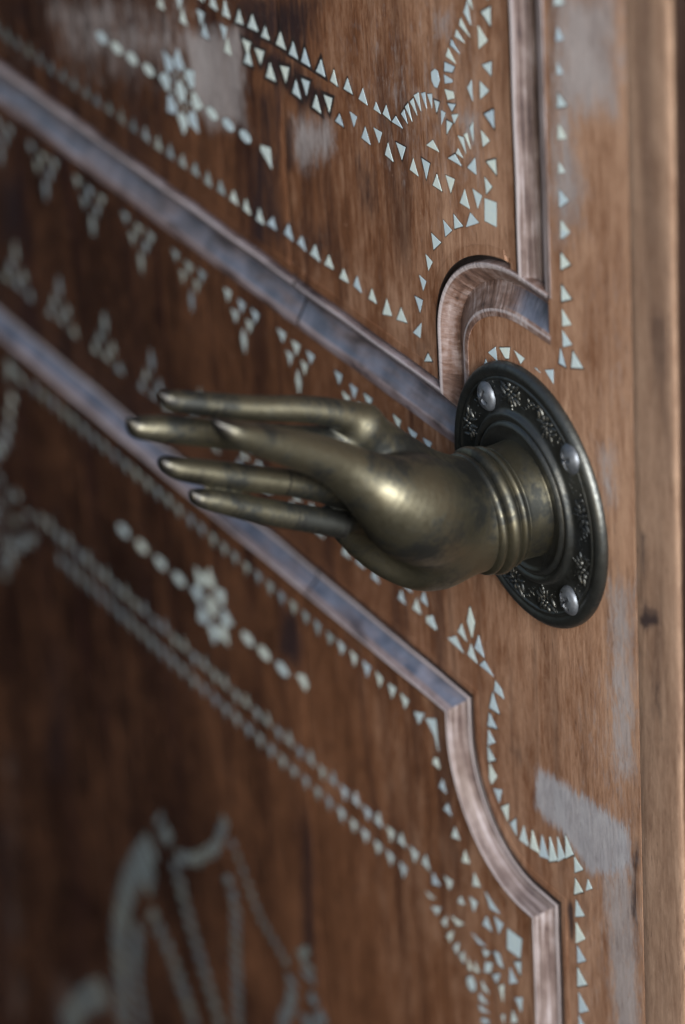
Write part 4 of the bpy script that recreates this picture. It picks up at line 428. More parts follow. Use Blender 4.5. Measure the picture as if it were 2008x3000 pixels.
def board(name, u0, u1, v0, v1, w, keep, mat, parent, tone, cell=2.0, gap=0.3, warp=0.0):
    """A board of the door: a fine sheet with edges folded back, cut to the region 'keep' and tinted by marks."""
    u0 += gap; u1 -= gap
    nu = max(2, int(round((u1 - u0) / cell))); nv = max(2, int(round((v1 - v0) / cell)))
    us = np.linspace(u0, u1, nu + 1); vs = np.linspace(v0, v1, nv + 1)
    # extra columns folded back to give the board its thickness at the seams
    uu = np.concatenate([[u0], us, [u1]])
    ww = np.concatenate([[w - 6.0], np.full(nu + 1, w), [w - 6.0]])
    if gap:
        ww[1] -= 0.35; ww[-2] -= 0.35
    G = np.array([(a, b) for b in vs for a in uu])
    Wv = np.tile(ww, nv + 1)
    Wv = Wv + warp * np.sin(G[:, 0] * 0.021 + 1.3) * np.cos(G[:, 1] * 0.017)
    n = nu + 3
    i = np.arange(nv)[:, None] * n + np.arange(n - 1)[None, :]
    F = np.stack([i, i + 1, i + n + 1, i + n], -1).reshape(-1, 4)
    C = G[F].mean(1)
    F = F[keep(C)]
    used = np.unique(F)
    remap = -np.ones(len(G), dtype=int); remap[used] = np.arange(len(used))
    V = np.column_stack([G[used], Wv[used]])
    o = link_mesh(name, V, remap[F], mat, parent, smooth=True)
    o.data.set_sharp_from_angle(angle=math.radians(40))
    P = G[used]
    fattr(o, 'wear', soft_marks(P, WEAR_MARKS))
    fattr(o, 'stain', soft_marks(P, DARK_MARKS))
    fattr(o, 'tone', tone(P) if callable(tone) else np.full(len(P), tone))
    return o

door = empty('carved_door', 'dark brown wooden door with carved mouldings and pale shell inlay', 'door')

def tone_all(P):  # darker varnish on the left, with the light's falloff painted in
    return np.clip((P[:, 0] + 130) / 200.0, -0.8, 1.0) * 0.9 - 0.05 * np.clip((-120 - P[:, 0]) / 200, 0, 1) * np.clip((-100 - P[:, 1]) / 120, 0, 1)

up_keep = lambda C: upper_t(C) > 20.7
lo_keep = lambda C: lower_t(C) > 12.9
fr_keep = lambda C: (upper_t(C) < 0.8) & (lower_t(C) < -0.5)
upper_boards = []
lower_boards = []
for u0, u1, dt in ((U_MIN, -330, -0.15), (-330, -155.5, -0.05), (-155.5, 16, 0.1)):
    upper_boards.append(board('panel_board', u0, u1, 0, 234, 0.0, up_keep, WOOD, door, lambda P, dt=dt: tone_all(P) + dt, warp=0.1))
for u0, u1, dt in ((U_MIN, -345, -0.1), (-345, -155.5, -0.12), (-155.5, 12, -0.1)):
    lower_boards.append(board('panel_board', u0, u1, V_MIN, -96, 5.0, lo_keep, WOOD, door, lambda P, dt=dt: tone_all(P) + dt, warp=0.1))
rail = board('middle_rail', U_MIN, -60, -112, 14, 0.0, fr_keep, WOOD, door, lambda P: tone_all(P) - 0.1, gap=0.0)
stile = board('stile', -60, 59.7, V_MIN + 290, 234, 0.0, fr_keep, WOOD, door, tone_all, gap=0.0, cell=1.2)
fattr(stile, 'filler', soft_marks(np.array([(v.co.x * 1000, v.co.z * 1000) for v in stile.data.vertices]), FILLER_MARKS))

# slim lipping along the closing edge, rounded over and slightly uneven
def lipping():
    prof = [(59.72, -5), (59.74, -0.12), (60.2, 0.02), (64, 0.06), (70, 0.05), (76, 0.0), (80.5, -0.1), (82.2, -0.3), (83.0, -0.8), (83.3, -1.6), (83.3, -34)]
    vs = np.arange(-250, 236, 3.0)
    V = []; F = []
    for v in vs:
        d = 0.12 * math.sin(v * 0.11) + 0.1 * math.sin(v * 0.31 + 1) + 0.06 * math.sin(v * 0.9)
        for k, (u, w) in enumerate(prof):
            V.append((u + (d if k > 4 else 0), v, w + (d * 0.4 if k > 4 else 0)))
    n = len(prof)
    for i in range(len(vs) - 1):
        for k in range(n - 1):
            F.append((i * n + k, i * n + k + 1, (i + 1) * n + k + 1, (i + 1) * n + k))
    o = link_mesh('edge_lipping', V, F, EDGE_WOOD, door, smooth=True)
    P = np.array(V)[:, :2]
    fattr(o, 'wear', soft_marks(P, WEAR_MARKS) * 0.5)
    fattr(o, 'stain', soft_marks(P, DARK_MARKS))
    fattr(o, 'tone', np.full(len(P), 0.6))
    o['label'] = 'pale bare lipping along the closing edge'
lipping()

# ---------------------------------------------------------------- mouldings swept along the panel edges
UP_PROF = [(-0.9, -0.4), (-0.8, 0.22), (0.2, 0.30), (1.6, 0.32), (2.2, 0.15), (2.9, -0.35), (4.5, -1.2), (7.0, -2.6), (9.3, -3.65), (10.2, -3.8), (10.4, -3.2),
           (11.4, -2.5), (13.0, -1.1), (14.8, 0.35), (15.8, 1.0), (16.6, 1.05), (17.15, 0.6), (17.3, -1.8), (19.2, -1.9), (19.3, 0.12), (22.6, 0.12), (22.7, -0.6)]
LO_PROF = [(-2.1, -0.5), (-2.0, 0.12), (0.8, 0.12), (0.95, -1.3), (2.0, -1.3), (2.05, 0.75), (2.5, 1.05), (3.2, 1.1), (3.7, 0.75), (4.1, 0.9), (5.2, 1.6), (6.4, 2.9), (7.5, 4.5),
           (7.75, 4.2), (8.2, 4.6), (8.9, 5.7), (9.7, 6.2), (10.5, 5.95), (11.1, 5.3), (11.25, 4.5), (11.6, 4.45), (11.7, 5.12), (14.5, 5.12), (14.6, 4.4)]

def densify(path, step):
    out = [np.array(path[0], dtype=float)]
    for a, b in zip(path[:-1], path[1:]):
        a = np.array(a, dtype=float); b = np.array(b, dtype=float)
        k = max(1, int(np.ceil(np.linalg.norm(b - a) / step)))
        out += [a + (b - a) * i / k for i in range(1, k + 1)]
    return np.array(out)

def moulding(name, path, prof, start_turn, end_turn, mat, wood_segs, groove_segs, side, trim=(0, 0), sky_sheen=None, wob=0.0, cap=None, ridges=None):
    """Sweep a profile along a stretch of the edge; the ends are mitred against the neighbouring stretch's direction."""
    P = densify(path, 2.0)
    sp = np.concatenate([[0], np.cumsum(np.linalg.norm(np.diff(P, axis=0), axis=1))])
    tm = max(t for t, _ in prof) + 0.5
    ok = np.ones(len(P), dtype=bool)
    if start_turn is not None:
        ok &= (sp > tm) | (sp == 0)
    if end_turn is not None:
        ok &= (sp < sp[-1] - tm) | (sp == sp[-1])
    P = P[ok]
    T = np.gradient(P, axis=0)
    T /= np.linalg.norm(T, axis=1)[:, None]
    T[0] = (P[1] - P[0]) / np.linalg.norm(P[1] - P[0]); T[-1] = (P[-1] - P[-2]) / np.linalg.norm(P[-1] - P[-2])
    N = np.column_stack([-T[:, 1], T[:, 0]]) * side
    s = np.concatenate([[0], np.cumsum(np.linalg.norm(np.diff(P, axis=0), axis=1))])
    M = N.copy()
    for idx, turn in ((0, start_turn), (len(P) - 1, end_turn)):
        if turn is not None:
            t2 = np.array(turn, dtype=float)
            n2 = np.array([-t2[1], t2[0]]) * side
            b = N[idx] + n2
            M[idx] = b / (b @ N[idx])
    if trim[0]:
        P[0] = P[0] + T[0] * trim[0]
    if trim[1]:
        P[-1] = P[-1] - T[-1] * trim[1]
    V = []; run = []; pn = []; rd = []
    ridges = ridges or ((1.6, 15.8, 16.6) if prof is UP_PROF else (2.5, 3.2, 9.7, 10.5))
    for i in range(len(P)):
        dw = wob * math.sin(s[i] * 0.13 + i * 0.01) if wob else 0
        for t, w in prof:
            if cap and P[i][0] > cap[0] and t > cap[1]:
                t, w = cap[1], -1.9
            q = P[i] + M[i] * t
            V.append((q[0], q[1], w + dw))
            run.append((s[i] * 0.001, t * 0.001, 0))
            pn.append(sky_sheen(s[i], t) if sky_sheen else 0.0)
            rd.append(1.0 if any(abs(t - q) < 0.45 for q in ridges) else 0.0)
    n = len(prof)
    F = []; S = []
    for i in range(len(P) - 1):
        for k in range(n - 1):
            f = (i * n + k, i * n + k + 1, (i + 1) * n + k + 1, (i + 1) * n + k)
            F.append(f if side < 0 else f[::-1])
            S.append(2 if k in groove_segs else 1 if k in wood_segs else 0)
    o = link_mesh(name, V, F, [mat, WOOD, RESIN], door, slots=S)
    a = o.data.attributes.new('run', 'FLOAT_VECTOR', 'POINT')
    a.data.foreach_set('vector', np.asarray(run, dtype=np.float32).ravel())
    fattr(o, 'sky_sheen', pn)
    fattr(o, 'ridge', rd)
    fattr(o, 'wear', np.zeros(len(V)))
    fattr(o, 'stain', np.zeros(len(V)))
    fattr(o, 'tone', tone_all(np.array(V)[:, :2]) - 0.05)
    # sharp edges where the profile turns, smooth along the run
    me = o.data
    me.polygons.foreach_set('use_smooth', np.ones(len(me.polygons), dtype=bool))
    me.set_sharp_from_angle(angle=math.radians(38))
    return o

R, D_, U_ = (1, 0), (0, -1), (0, 1)
up_wood = {19, 20, 21}; lo_wood = {0, 1, 21, 22}
up_groove = {17, 18}; lo_groove = {2, 3, 4, 19, 20}
rail_sky_sheen = lambda s, t: 0.62 if 2.6 < t < 9.8 else 0.25 if t > 12 and t < 15 else 0.0  # profile faces coloured with the reflected sky
lo_sky_sheen = lambda s, t: 0.68 if 4.0 < t < 7.6 else 0.0
UA = UPPER_EDGE
moulding('moulding', [(U_MIN, -2.0), (-152.5, -2.0)], UP_PROF, None, None, RAIL_MOULD, up_wood, up_groove, 1, (0, 0.5), rail_sky_sheen, 0.12, ridges=(15.8, 16.6))
moulding('moulding', [(-152.5, -2.0), (-38.0, -2.0)], UP_PROF, None, U_, RAIL_MOULD, up_wood, up_groove, 1, (0.5, 0), rail_sky_sheen, 0.08, ridges=(15.8, 16.6))
arc_sky_sheen = lambda s, t: 0.85 * min(1, max(0, (s - 62) / 26)) if 2.6 < t < 10.0 else 0.0
moulding('moulding', UA[1:-1], UP_PROF, R, None, MOULD_ARC, up_wood, up_groove, 1, sky_sheen=arc_sky_sheen, cap=(-8.5, 17.15))
moulding('moulding', [(14.0, 75.6), (14.0, V_MAX)], UP_PROF, None, None, MOULD, up_wood, up_groove, 1, wob=0.08)
LA = LOWER_EDGE
moulding('moulding', [(U_MIN, -96.0), (-148.0, -96.0)], LO_PROF, None, None, RAIL_MOULD, lo_wood, lo_groove, -1, (0, 0.4), lo_sky_sheen, 0.12)
moulding('moulding', [(-148.0, -96.0), (-42.0, -96.0)], LO_PROF, None, D_, RAIL_MOULD, lo_wood, lo_groove, -1, (0.4, 0), lo_sky_sheen, 0.06)
moulding('moulding', LA[1:-1], LO_PROF, R, D_, MOULD, lo_wood, lo_groove, -1)
moulding('moulding', LA[-2:], LO_PROF, R, None, MOULD, lo_wood, lo_groove, -1, wob=0.06)

# ---------------------------------------------------------------- shell inlay, one piece at a time
def inlay(poly, w, parent, dull=0, bed=None):
    p = np.array(poly)
    c = p.mean(0)
    area = 0.5 * np.sum(p[:, 0] * np.roll(p[:, 1], -1) - np.roll(p[:, 0], -1) * p[:, 1])
    if area < 0:
        p = p[::-1]
    n = len(p)
    # offset outwards for the black bedding round the piece
    e = np.roll(p, -1, 0) - p
    nr = np.column_stack([e[:, 1], -e[:, 0]]); nr /= (np.linalg.norm(nr, axis=1)[:, None] + 1e-9)
    m_ = nr + np.roll(nr, 1, 0)
    m_ /= np.maximum((m_ * nr).sum(1), 0.45)[:, None]
    g = bed or random.choice((0.15, 0.2, 0.3, 0.5))
    out = p + np.clip(m_, -2.2, 2.2) * g
    inn = p - np.clip(m_, -2.2, 2.2) * 0.12
    h = random.uniform(0.09, 0.15)
    tl = np.array([random.uniform(-0.006, 0.006), random.uniform(-0.006, 0.006)])
    top = h + (inn - c) @ tl
    V = [(a, b, w + 0.03) for a, b in out] + [(a, b, w + 0.045) for a, b in p] + [(a, b, w + h - 0.02) for a, b in p] + [(a, b, w + t) for (a, b), t in zip(inn, top)]
    F = []; S = []
    for i in range(n):
        j = (i + 1) % n
        F += [(i, j, n + j, n + i), (n + i, n + j, 2 * n + j, 2 * n + i), (2 * n + i, 2 * n + j, 3 * n + j, 3 * n + i)]
        S += [1, 0, 0]
    F.append(tuple(range(3 * n, 4 * n))); S.append(0)
    return link_mesh('inlay_piece', V, F, [(SHELL, DULL_SHELL, FAINT_SHELL)[dull], RESIN], parent, slots=S)

def host(boards, u):
    return boards[0] if u < boards_lim[0] else boards[1] if u < -155.5 else boards[2]

for p in parse(INLAY_UP):
    boards_lim = (-330,)
    cu, cv = np.mean(p, 0)
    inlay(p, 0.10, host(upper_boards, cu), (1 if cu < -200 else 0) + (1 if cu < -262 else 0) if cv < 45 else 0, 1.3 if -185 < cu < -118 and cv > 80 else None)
for p in parse(INLAY_LOW):
    boards_lim = (-345,)
    cu, cv = np.mean(p, 0)
    dimmed = cv < -172 and cu < -135 or (-130 < cv < -110 and cu < -130)  # darker shell imitates the light falling off to the left
    inlay(p, 5.10, host(lower_boards, cu), 2 if cv < -230 else int(dimmed))
for p in parse(INLAY_MID):
    cu = np.mean(p, 0)[0]
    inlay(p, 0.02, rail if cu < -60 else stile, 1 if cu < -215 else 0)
for p in parse(INLAY_STILE):
    inlay(p, 0.02, stile if np.mean(p, 0)[0] > -60 else rail)

# ---------------------------------------------------------------- door frame beyond the closing edge
jamb = empty('door_jamb', 'dark brown jamb in shadow beyond the pale door edge', 'door frame')
def jamb_mesh():
    prof = [(84.6, -40), (84.6, -1.2), (85.2, -0.6), (104, -0.5), (104.6, 0.2), (180, 0.4)]
    vs = np.linspace(-260, 240, 60)
    V = []; F = []
    for v in vs:
        for u, w in prof:
            V.append((u, v, w + 0.1 * math.sin(v * 0.07)))
    n = len(prof)
    for i in range(len(vs) - 1):
        for k in range(n - 1):
            F.append((i * n + k, i * n + k + 1, (i + 1) * n + k + 1, (i + 1) * n + k))
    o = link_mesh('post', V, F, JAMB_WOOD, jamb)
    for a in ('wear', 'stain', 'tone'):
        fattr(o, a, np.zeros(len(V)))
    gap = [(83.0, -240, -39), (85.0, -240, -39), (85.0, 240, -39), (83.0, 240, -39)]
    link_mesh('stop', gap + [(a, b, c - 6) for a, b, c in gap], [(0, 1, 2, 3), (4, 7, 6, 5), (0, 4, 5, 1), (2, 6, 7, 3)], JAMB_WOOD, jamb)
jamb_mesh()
# ---------------------------------------------------------------- brass hand pull
pull = empty('brass_hand_pull', 'aged brass door handle shaped as an open hand on a round base plate', 'door handle')

def lathe(name, prof, mat, parent, n=128, smooth_angle=40, wob=None):
    """prof: (radius, w) from the axis outwards; revolve about the w axis."""
    V = []; F = []
    for i in range(n):
        a = 2 * math.pi * i / n
        for r, w in prof:
            V.append((r * math.cos(a), r * math.sin(a), w + (wob(a, r) if wob else 0)))
    k = len(prof)
    for i in range(n):
        j = (i + 1) % n
        for q in range(k - 1):
            F.append((i * k + q, i * k + q + 1, j * k + q + 1, j * k + q))
    o = link_mesh(name, V, F, mat, parent, smooth=True)
    o.data.set_sharp_from_angle(angle=math.radians(smooth_angle))
    return o

def fine_profile(pts, n=4):
    """Catmull-Rom through the profile points for rounded mouldings."""
    out = []
    P = [pts[0]] + list(pts) + [pts[-1]]
    for i in range(1, len(P) - 2):
        p0, p1, p2, p3 = (np.array(P[k], dtype=float) for k in (i - 1, i, i + 1, i + 2))
        for j in range(n):
            t = j / n
            out.append(tuple(0.5 * ((2 * p1) + (-p0 + p2) * t + (2 * p0 - 5 * p1 + 4 * p2 - p3) * t * t + (-p0 + 3 * p1 - 3 * p2 + p3) * t ** 3)))
    out.append(tuple(pts[-1]))
    return out

plate_prof = [(16.0, 4.0), (21.5, 4.6), (23.0, 4.9), (24.2, 5.6), (25.4, 4.9), (25.9, 4.3), (27.0, 5.0), (28.2, 4.9), (29.0, 3.7), (30.0, 3.1),
              (34.0, 2.9), (38.2, 2.8), (38.8, 3.2), (39.6, 3.2), (40.1, 2.8), (41.4, 3.3), (42.8, 3.3), (44.0, 2.5), (44.5, 1.4), (44.5, 0.3), (44.2, 0.0)]
plate = lathe('base_plate', fine_profile(plate_prof, 3), DARK_BRASS, pull, 160, 60)
plate['label'] = 'dark round base plate with raised floral ornament'

def blob(V, F, cu, cv, cw, a, b, h, ang, nu=8, nv=4, taper=0.0):
    """Low half ellipsoid lying on the plate: length a along 'ang', width b, height h, tapering to a point."""
    base = len(V)
    ca, sa = math.cos(ang), math.sin(ang)
    for j in range(nv):
        ph = (math.pi / 2) * j / nv
        for i in range(nu):
            th = 2 * math.pi * i / nu
            x = a * math.cos(th) * math.cos(ph); y = b * math.sin(th) * math.cos(ph) * (1 - taper * math.cos(th))
            V.append((cu + x * ca - y * sa, cv + x * sa + y * ca, cw + 0.75 * h * math.sin(ph)))
    h *= 0.75
    V.append((cu, cv, cw + h))
    for j in range(nv - 1):
        for i in range(nu):
            k = (i + 1) % nu
            F.append((base + j * nu + i, base + j * nu + k, base + (j + 1) * nu + k, base + (j + 1) * nu + i))
    for i in range(nu):
        F.append((base + (nv - 1) * nu + i, base + (nv - 1) * nu + (i + 1) % nu, base + nv * nu))

def ornament(deg):
    """Flower at the rim with a trail of leaves running in to the boss."""
    a0 = math.radians(deg)
    V = []; F = []
    def at(r, off):
        return r * math.cos(a0) - off * math.sin(a0), r * math.sin(a0) + off * math.cos(a0)
    cu, cv = at(35.6, 0)
    blob(V, F, cu, cv, 2.75, 0.9, 0.9, 1.0, a0)
    for k in range(6):
        t = a0 + k * math.pi / 3 + 0.2
        blob(V, F, cu + 2.2 * math.cos(t), cv + 2.2 * math.sin(t), 2.7, 1.4, 0.85, 1.1 + random.uniform(-0.1, 0.15), t, taper=-0.3)
    for s in (-1, 1):
        for r, off, ln, sp in ((37.2, 3.9, 1.9, 0.9), (35.2, 4.6, 1.7, 0.5), (33.2, 3.6, 1.8, 2.2), (32.3, 1.5, 1.6, 2.6)):
            x, y = at(r + random.uniform(-0.2, 0.2), s * off)
            blob(V, F, x, y, 2.8, ln * 1.2, 0.75, 1.0, a0 + s * sp, taper=0.4)
    for r, w_, ln in ((32.2, 0.62, 1.1), (30.8, 0.5, 0.9), (29.7, 0.4, 0.7)):
        x, y = at(r, 0)
        blob(V, F, x, y, 3.0, ln, w_, 0.8, a0)
    return link_mesh('ornament', V, F, WORN_BRASS, plate, smooth=True)

for deg in (101, 66, 160, 14, -18, -72, -103, -158, 192):
    ornament(deg)

def vine(d0, d1, ph):
    """Low scrolling stem between two flowers."""
    V = []; F = []
    n = int(abs(d1 - d0) / 2.2)
    for i in range(n + 1):
        f = i / n
        a1 = math.radians(d0 + (d1 - d0) * f)
        r = 34.4 + 2.6 * math.sin(f * math.pi * 2 + ph)
        blob(V, F, r * math.cos(a1), r * math.sin(a1), 2.75, 0.95, 0.32, 0.5, a1 + math.pi / 2 + 0.7 * math.cos(f * math.pi * 2 + ph), nu=6, nv=3)
        if i % 2:
            r2 = r + (2.0 if i % 4 == 1 else -2.0)
            blob(V, F, r2 * math.cos(a1), r2 * math.sin(a1), 2.75, 1.1, 0.42, 0.55, a1 + 0.6 * (1 if i % 4 == 1 else -1), nu=6, nv=3)
    return link_mesh('ornament', V, F, WORN_BRASS, plate, smooth=True)

for d0, d1, ph in ((73, 95, 0.0), (107, 118, 1.0), (140, 154, 2.0), (20, 36, 0.5), (52, 61, 1.2), (-12, 9, 2.2), (-36, -24, 0.3), (-66, -54, 1.1), (-97, -78, 0.0), (-152, -109, 0.6)):
    vine(d0, d1, ph)

def screw(cu, cv, rot):
    """Domed slotted-cross screw head, worn and a little tilted."""
    V = []; F = []
    n, rings = 28, 9
    Rr, H = 5.1, 2.9
    for j in range(rings + 1):
        ph = (math.pi / 2) * j / rings
        r = Rr * math.cos(ph)
        for i in range(n):
            th = 2 * math.pi * i / n
            x, y = r * math.cos(th), r * math.sin(th)
            w = 2.9 + H * math.sin(ph) + 0.05 * x
            xr, yr = x * math.cos(rot) - y * math.sin(rot), x * math.sin(rot) + y * math.cos(rot)
            if min(abs(xr), abs(yr)) < 0.5 and max(abs(xr), abs(yr)) < 3.0:
                w -= 0.9
            w += 0.12 * math.sin(2.3 * x + cu) * math.cos(1.9 * y + cv) + random.uniform(-0.05, 0.05)
            V.append((cu + x, cv + y, w))
    for j in range(rings):
        for i in range(n):
            k = (i + 1) % n
            F.append((j * n + i, j * n + k, (j + 1) * n + k, (j + 1) * n + i))
    o = link_mesh('screw', V, F, STEEL, plate, smooth=True)
    o.data.set_sharp_from_angle(angle=math.radians(50))
    o['label'] = 'pale domed screw head'

for (cu, cv), r in (((-21.0, 27.5), 0.4), ((28.5, 26.5), 1.1), ((25.5, -26.0), 0.75), ((-26.5, -25.5), 0.2)):
    screw(cu, cv, r)

collar_prof = [(17.0, 2.0), (19.3, 4.0), (19.3, 5.0), (19.2, 7.0), (19.1, 9.0), (19.1, 11.6), (19.2, 12.6), (18.7, 13.0), (19.4, 13.4), (20.1, 14.2), (20.1, 15.0), (19.5, 15.7),
               (19.0, 16.0), (19.7, 16.4), (20.9, 17.4), (21.25, 18.7), (20.9, 20.0), (19.8, 20.9), (19.0, 21.2), (19.6, 21.6), (20.2, 22.3), (20.15, 23.2), (19.3, 24.1), (17.8, 24.6), (15.0, 24.8)]
lathe('wrist_collar', fine_profile(collar_prof, 4), BRASS, pull, 128, 70)

# ---- the hand itself: a signed distance field polygonised with surface nets
def hand_mesh(h=0.62):
    lo = np.array([-26.0, -34.0, 16.0]); hi = np.array([36.0, 86.0, 146.0])
    ax = [np.arange(lo[k], hi[k], h, dtype=np.float32) for k in range(3)]
    X, Y, Z = np.meshgrid(*ax, indexing='ij')
    shape = X.shape

    def chain_box(pts, pad):
        q = np.array([p[:3] for p in pts]); r = max(p[3] for p in pts) + pad
        a = np.maximum(((q.min(0) - r - lo) / h).astype(int), 0)
        b = np.minimum(((q.max(0) + r - lo) / h).astype(int) + 2, shape)
        return tuple(slice(i, j) for i, j in zip(a, b))

    def cone(a, b, sl, su=1.0):
        ax_, ay, az, ra = a; bx, by, bz, rb = b
        x, y, z = X[sl] - ax_, Y[sl] - ay, Z[sl] - az
        dx, dy, dz = bx - ax_, by - ay, bz - az
        t = np.clip((x * dx + y * dy + z * dz) / (dx * dx + dy * dy + dz * dz), 0, 1)
        return np.sqrt(((x - t * dx) * su) ** 2 + (y - t * dy) ** 2 + (z - t * dz) ** 2) - (ra + (rb - ra) * t)

    def smin(a, b, k):
        hh = np.maximum(k - np.abs(a - b), 0) / k
        return np.minimum(a, b) - hh * hh * k * 0.25

    def chain(pts, k, su=1.0, pad=9):
        sl = chain_box(pts, pad)
        pts = fine_profile(pts, 6)
        d = None
        for a, b in zip(pts[:-1], pts[1:]):
            c = cone(a, b, sl, su)
            d = c if d is None else np.minimum(d, c)
        full = np.full(shape, 50.0, dtype=np.float32)
        full[sl] = d
        return full

    def ell(c, r, rotx=0.0):
        x, y, z = X - c[0], Y - c[1], Z - c[2]
        ca, sa = math.cos(rotx), math.sin(rotx)
        y, z = y * ca + z * sa, -y * sa + z * ca
        q = np.sqrt((x / r[0]) ** 2 + (y / r[1]) ** 2 + (z / r[2]) ** 2)
        return (q - 1) * min(r)

    palm = None
    for pts, k, su in PALM:
        d = chain(pts, 4.0, su, 14)
        palm = d if palm is None else smin(palm, d, k)
    for c, r, rx, k in PALM_ELL:
        palm = smin(palm, ell(c, r, rx), k)
    for c, r, rx, k in PALM_CUT:
        d = -ell(c, r, rx)
        hh = np.maximum(k - np.abs(palm - d), 0) / k
        palm = np.maximum(palm, d) + hh * hh * k * 0.25
    fingers = None
    for pts in FINGERS:
        d = chain(pts, 1.5)
        fingers = d if fingers is None else np.minimum(fingers, d)
    # flat nail along the top of the thumb's last joint
    thumb = np.maximum(chain(THUMB, 3.0), (Y - 66.3) * 0.892 - (Z - 103.8) * 0.451 + 1.1)
    palm = smin(palm, thumb, 2.6)
    D = smin(palm, fingers, 3.2)
    # the little finger ends in a square shoulder standing proud of the palm
    little = np.maximum(chain(PINKY, 1.5), -((Y - 11.6) * 0.42 + (Z - 69.3) * 0.907))
    D = np.minimum(D, little)
    D = smin(D, chain([(-3, 14, 74, 3.4), (-4, 8, 60, 4.5)], 1.5), 0.8)

    # surface nets
    S = D < 0
    c8 = [S[i:shape[0] - 1 + i, j:shape[1] - 1 + j, k:shape[2] - 1 + k] for i in (0, 1) for j in (0, 1) for k in (0, 1)]
    cnt = sum(c.astype(np.int8) for c in c8)
    act = (cnt > 0) & (cnt < 8)
    idx = -np.ones(act.shape, dtype=np.int64)
    ijk = np.argwhere(act)
    idx[act] = np.arange(len(ijk))
    acc = np.zeros((len(ijk), 3)); num = np.zeros(len(ijk))
    corners = [(i, j, k) for i in (0, 1) for j in (0, 1) for k in (0, 1)]
    vals = {c: D[ijk[:, 0] + c[0], ijk[:, 1] + c[1], ijk[:, 2] + c[2]] for c in corners}
    for c in corners:
        for d in range(3):
            if c[d]:
                continue
            e = list(c); e[d] = 1; e = tuple(e)
            a, b = vals[c], vals[e]
            x = (a < 0) != (b < 0)
            t = np.where(x, a / np.where(x, a - b, 1), 0)
            p = np.array(c, dtype=float)[None, :].repeat(len(ijk), 0)
            p[:, d] = t
            acc[x] += p[x]; num[x] += 1
    V = lo + (ijk + acc / num[:, None]) * h
    F = []
    for d in range(3):
        o1, o2 = [k for k in range(3) if k != d]
        sl0 = [slice(1, -1)] * 3; sl1 = [slice(1, -1)] * 3
        sl0[d] = slice(0, shape[d] - 1); sl1[d] = slice(1, shape[d])
        s0, s1 = S[tuple(sl0)], S[tuple(sl1)]
        e = np.argwhere(s0 != s1)
        flip = s0[tuple(e.T)]
        base = e.copy()
        base[:, o1] += 1; base[:, o2] += 1
        q = []
        for a, b in ((-1, -1), (0, -1), (0, 0), (-1, 0)):
            c = base.copy(); c[:, o1] += a; c[:, o2] += b
            q.append(idx[c[:, 0], c[:, 1], c[:, 2]])
        q = np.stack(q, 1)
        if d == 1:
            flip = ~flip
        q[~flip] = q[~flip][:, ::-1]
        F.append(q)
    F = np.concatenate(F)
    F = F[(F >= 0).all(1)]
    # even out the facets left by the chains
    pa = np.concatenate([F[:, k] for k in range(4)] * 2)
    pb = np.concatenate([F[:, (k + 1) % 4] for k in range(4)] + [F[:, (k + 3) % 4] for k in range(4)])
    ct = np.maximum(np.bincount(pa, minlength=len(V)), 1)[:, None]
    for lam in (0.55, -0.5) * 9:
        nb = np.stack([np.bincount(pa, weights=V[pb, k], minlength=len(V)) for k in range(3)], 1)
        V = V + lam * (nb / ct - V)
    return V, F

INDEX = [(0, 76.3, 129.8, 0.4), (0, 74.7, 128.4, 1.6), (0, 73.0, 126.6, 2.8), (0, 71.5, 124.1, 3.3), (0, 68.9, 118.0, 3.7), (0, 66.5, 112.2, 3.8), (0, 60.9, 97.6, 4.0), (0, 56.1, 82.6, 4.2), (0, 51.0, 70.6, 4.6), (-1, 44.0, 60.0, 6.0)]
MIDDLE = [(-2, 69.7, 140.2, 0.3), (-2, 68.2, 138.8, 1.4), (-2, 66.3, 137.2, 2.9), (-2, 64.9, 135.0, 3.7), (-2, 61.7, 126.4, 4.3), (-2, 55.6, 111.3, 4.5), (-2, 49.9, 97.2, 4.6), (-2, 44.3, 82.3, 4.7), (-3, 38.0, 68.0, 6.2)]
RING = [(-2, 53.1, 129.7, 0.5), (-2, 50.8, 128.5, 2.3), (-2, 48.9, 126.2, 3.2), (-2, 46.3, 121.6, 3.8), (-2, 39.7, 107.0, 4.3), (-2, 34.4, 95.2, 4.3), (-2, 30.6, 86.2, 4.3), (-2, 24.6, 74.2, 4.5), (-3, 20.0, 64.0, 6.2)]
PINKY = [(1, 40.7, 122.1, 0.5), (1, 38.4, 120.7, 2.1), (1, 36.7, 118.5, 3.1), (1, 33.5, 112.2, 3.7), (1, 26.7, 99.9, 4.1), (1, 20.7, 88.0, 4.2), (1, 14.8, 75.9, 4.3), (1, 10.6, 67.5, 4.45)]
FINGERS = [INDEX, MIDDLE, RING]
THUMB = [(22, 75.7, 123.0, 0.3), (22, 73.4, 121.8, 1.9), (22, 70.9, 119.4, 3.3), (22, 67.3, 115.2, 4.6), (20.5, 61.2, 105.9, 5.2), (19, 55.2, 96.5, 5.8), (17.3, 48.8, 86.8, 6.5), (15.8, 42.0, 78.0, 7.5), (15.5, 34.0, 69.5, 9.4), (15.5, 25.5, 60.5, 12.8), (12.0, 17.0, 51.0, 16.6), (6.0, 9.0, 41.5, 17.0), (1, 3.0, 33.0, 17.4)]
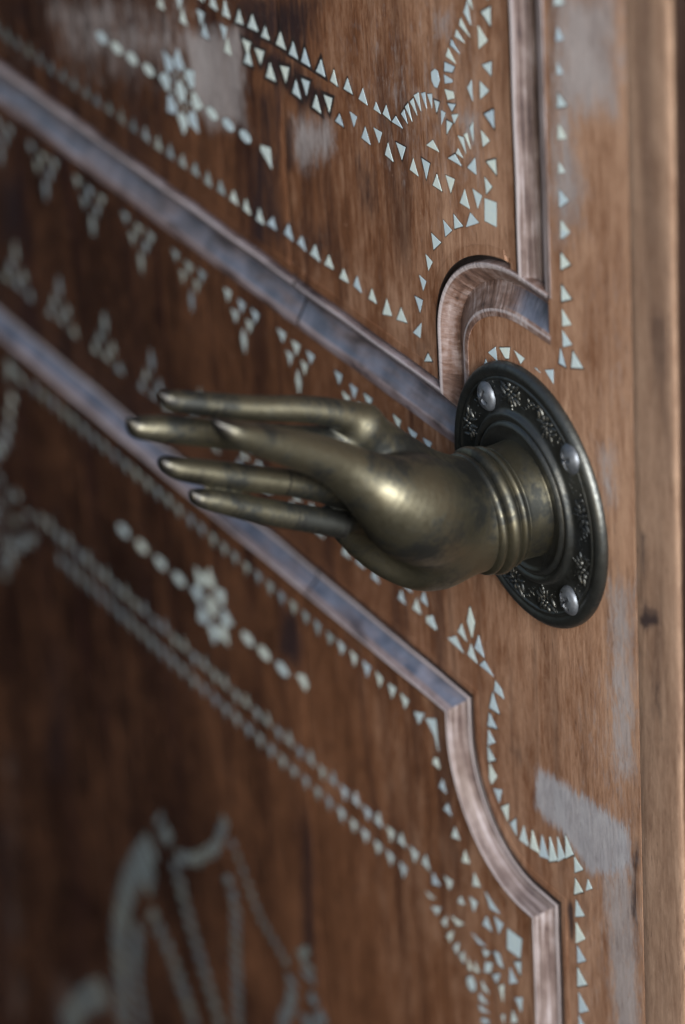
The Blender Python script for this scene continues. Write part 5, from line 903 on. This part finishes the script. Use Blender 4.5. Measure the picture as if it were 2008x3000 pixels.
PALM = [
    ([(0, 0, 20, 19.0), (0, 1.0, 27, 18.3), (0, 3.0, 33, 17.6)], 6.0, 1.0),
    ([(0, 6, 34, 14.5), (-3, 24, 47, 10.0), (-1, 42, 60, 6.6)], 6.0, 1.0),
    ([(0, 4, 36, 14.5), (-5, 22, 54, 9.5), (-3, 37, 67, 6.8)], 6.0, 1.0),
    ([(0, 0, 36, 14.0), (-9, 12, 52, 8.5), (-5, 22, 68, 6.2)], 6.0, 1.0),
    ([(-1, -5, 35, 14.5), (-8, -5, 50, 10.0), (-7, 5, 63, 6.2)], 6.0, 1.0),
]
PALM_ELL = [((-4, -10, 40), (12.5, 12.0, 17.0), -0.5, 5.0)]
PALM_CUT = [((10, -2, 67), (14, 12, 23), -0.75, 3.0)]
def crease(ch, i, f):
    a = np.array(ch[i]); b = np.array(ch[i + 1])
    p = a + (b - a) * f
    return (tuple(p[:3]), tuple((b - a)[:3]), p[3])
CREASES = [(crease(INDEX, 5, -0.02), -0.1), (crease(INDEX, 5, 0.16), 0.1), (crease(RING, 5, 0.75), -0.9), (crease(PINKY, 3, 0.3), -0.2), (crease(PINKY, 3, 0.45), 0.2), (crease(PINKY, 5, 0.02), -0.3), (crease(PINKY, 5, 0.2), 0.0), (crease(PINKY, 6, 0.55), -0.9)]
hv, hf = hand_mesh()
hand = link_mesh('hand', hv, hf, BRASS, pull, smooth=True)
# blackened nails, plus painted shade muting the highlights along the finger ends
tips = np.array([f[0][:3] for f in FINGERS + [THUMB, PINKY]])
dtip = np.linalg.norm(hv[:, None, :] - tips[None], axis=2)
dtip[:, 3] *= 0.6
dtip = dtip.min(axis=1)
tarnish_shade = np.maximum(np.clip(1.0 - dtip / 12.0, 0, 1) * 0.85, np.clip(1.5 - dtip / 2.6, 0, 1))
for (cc, axis, rr), reach in CREASES:
    ax_ = np.array(axis) / np.linalg.norm(axis)
    rel = hv - np.array(cc)
    near = (np.linalg.norm(rel, axis=1) < rr + 1.5) & (rel @ np.array([0.5, -0.85, 0.2]) > rr * reach)
    tarnish_shade = np.maximum(tarnish_shade, np.where(near, np.clip(1.1 - np.abs(rel @ ax_) / 0.5, 0, 0.8), 0))
fattr(hand, 'tarnish_shade', tarnish_shade)
hand['label'] = 'open palm with slender fingers and thumb'
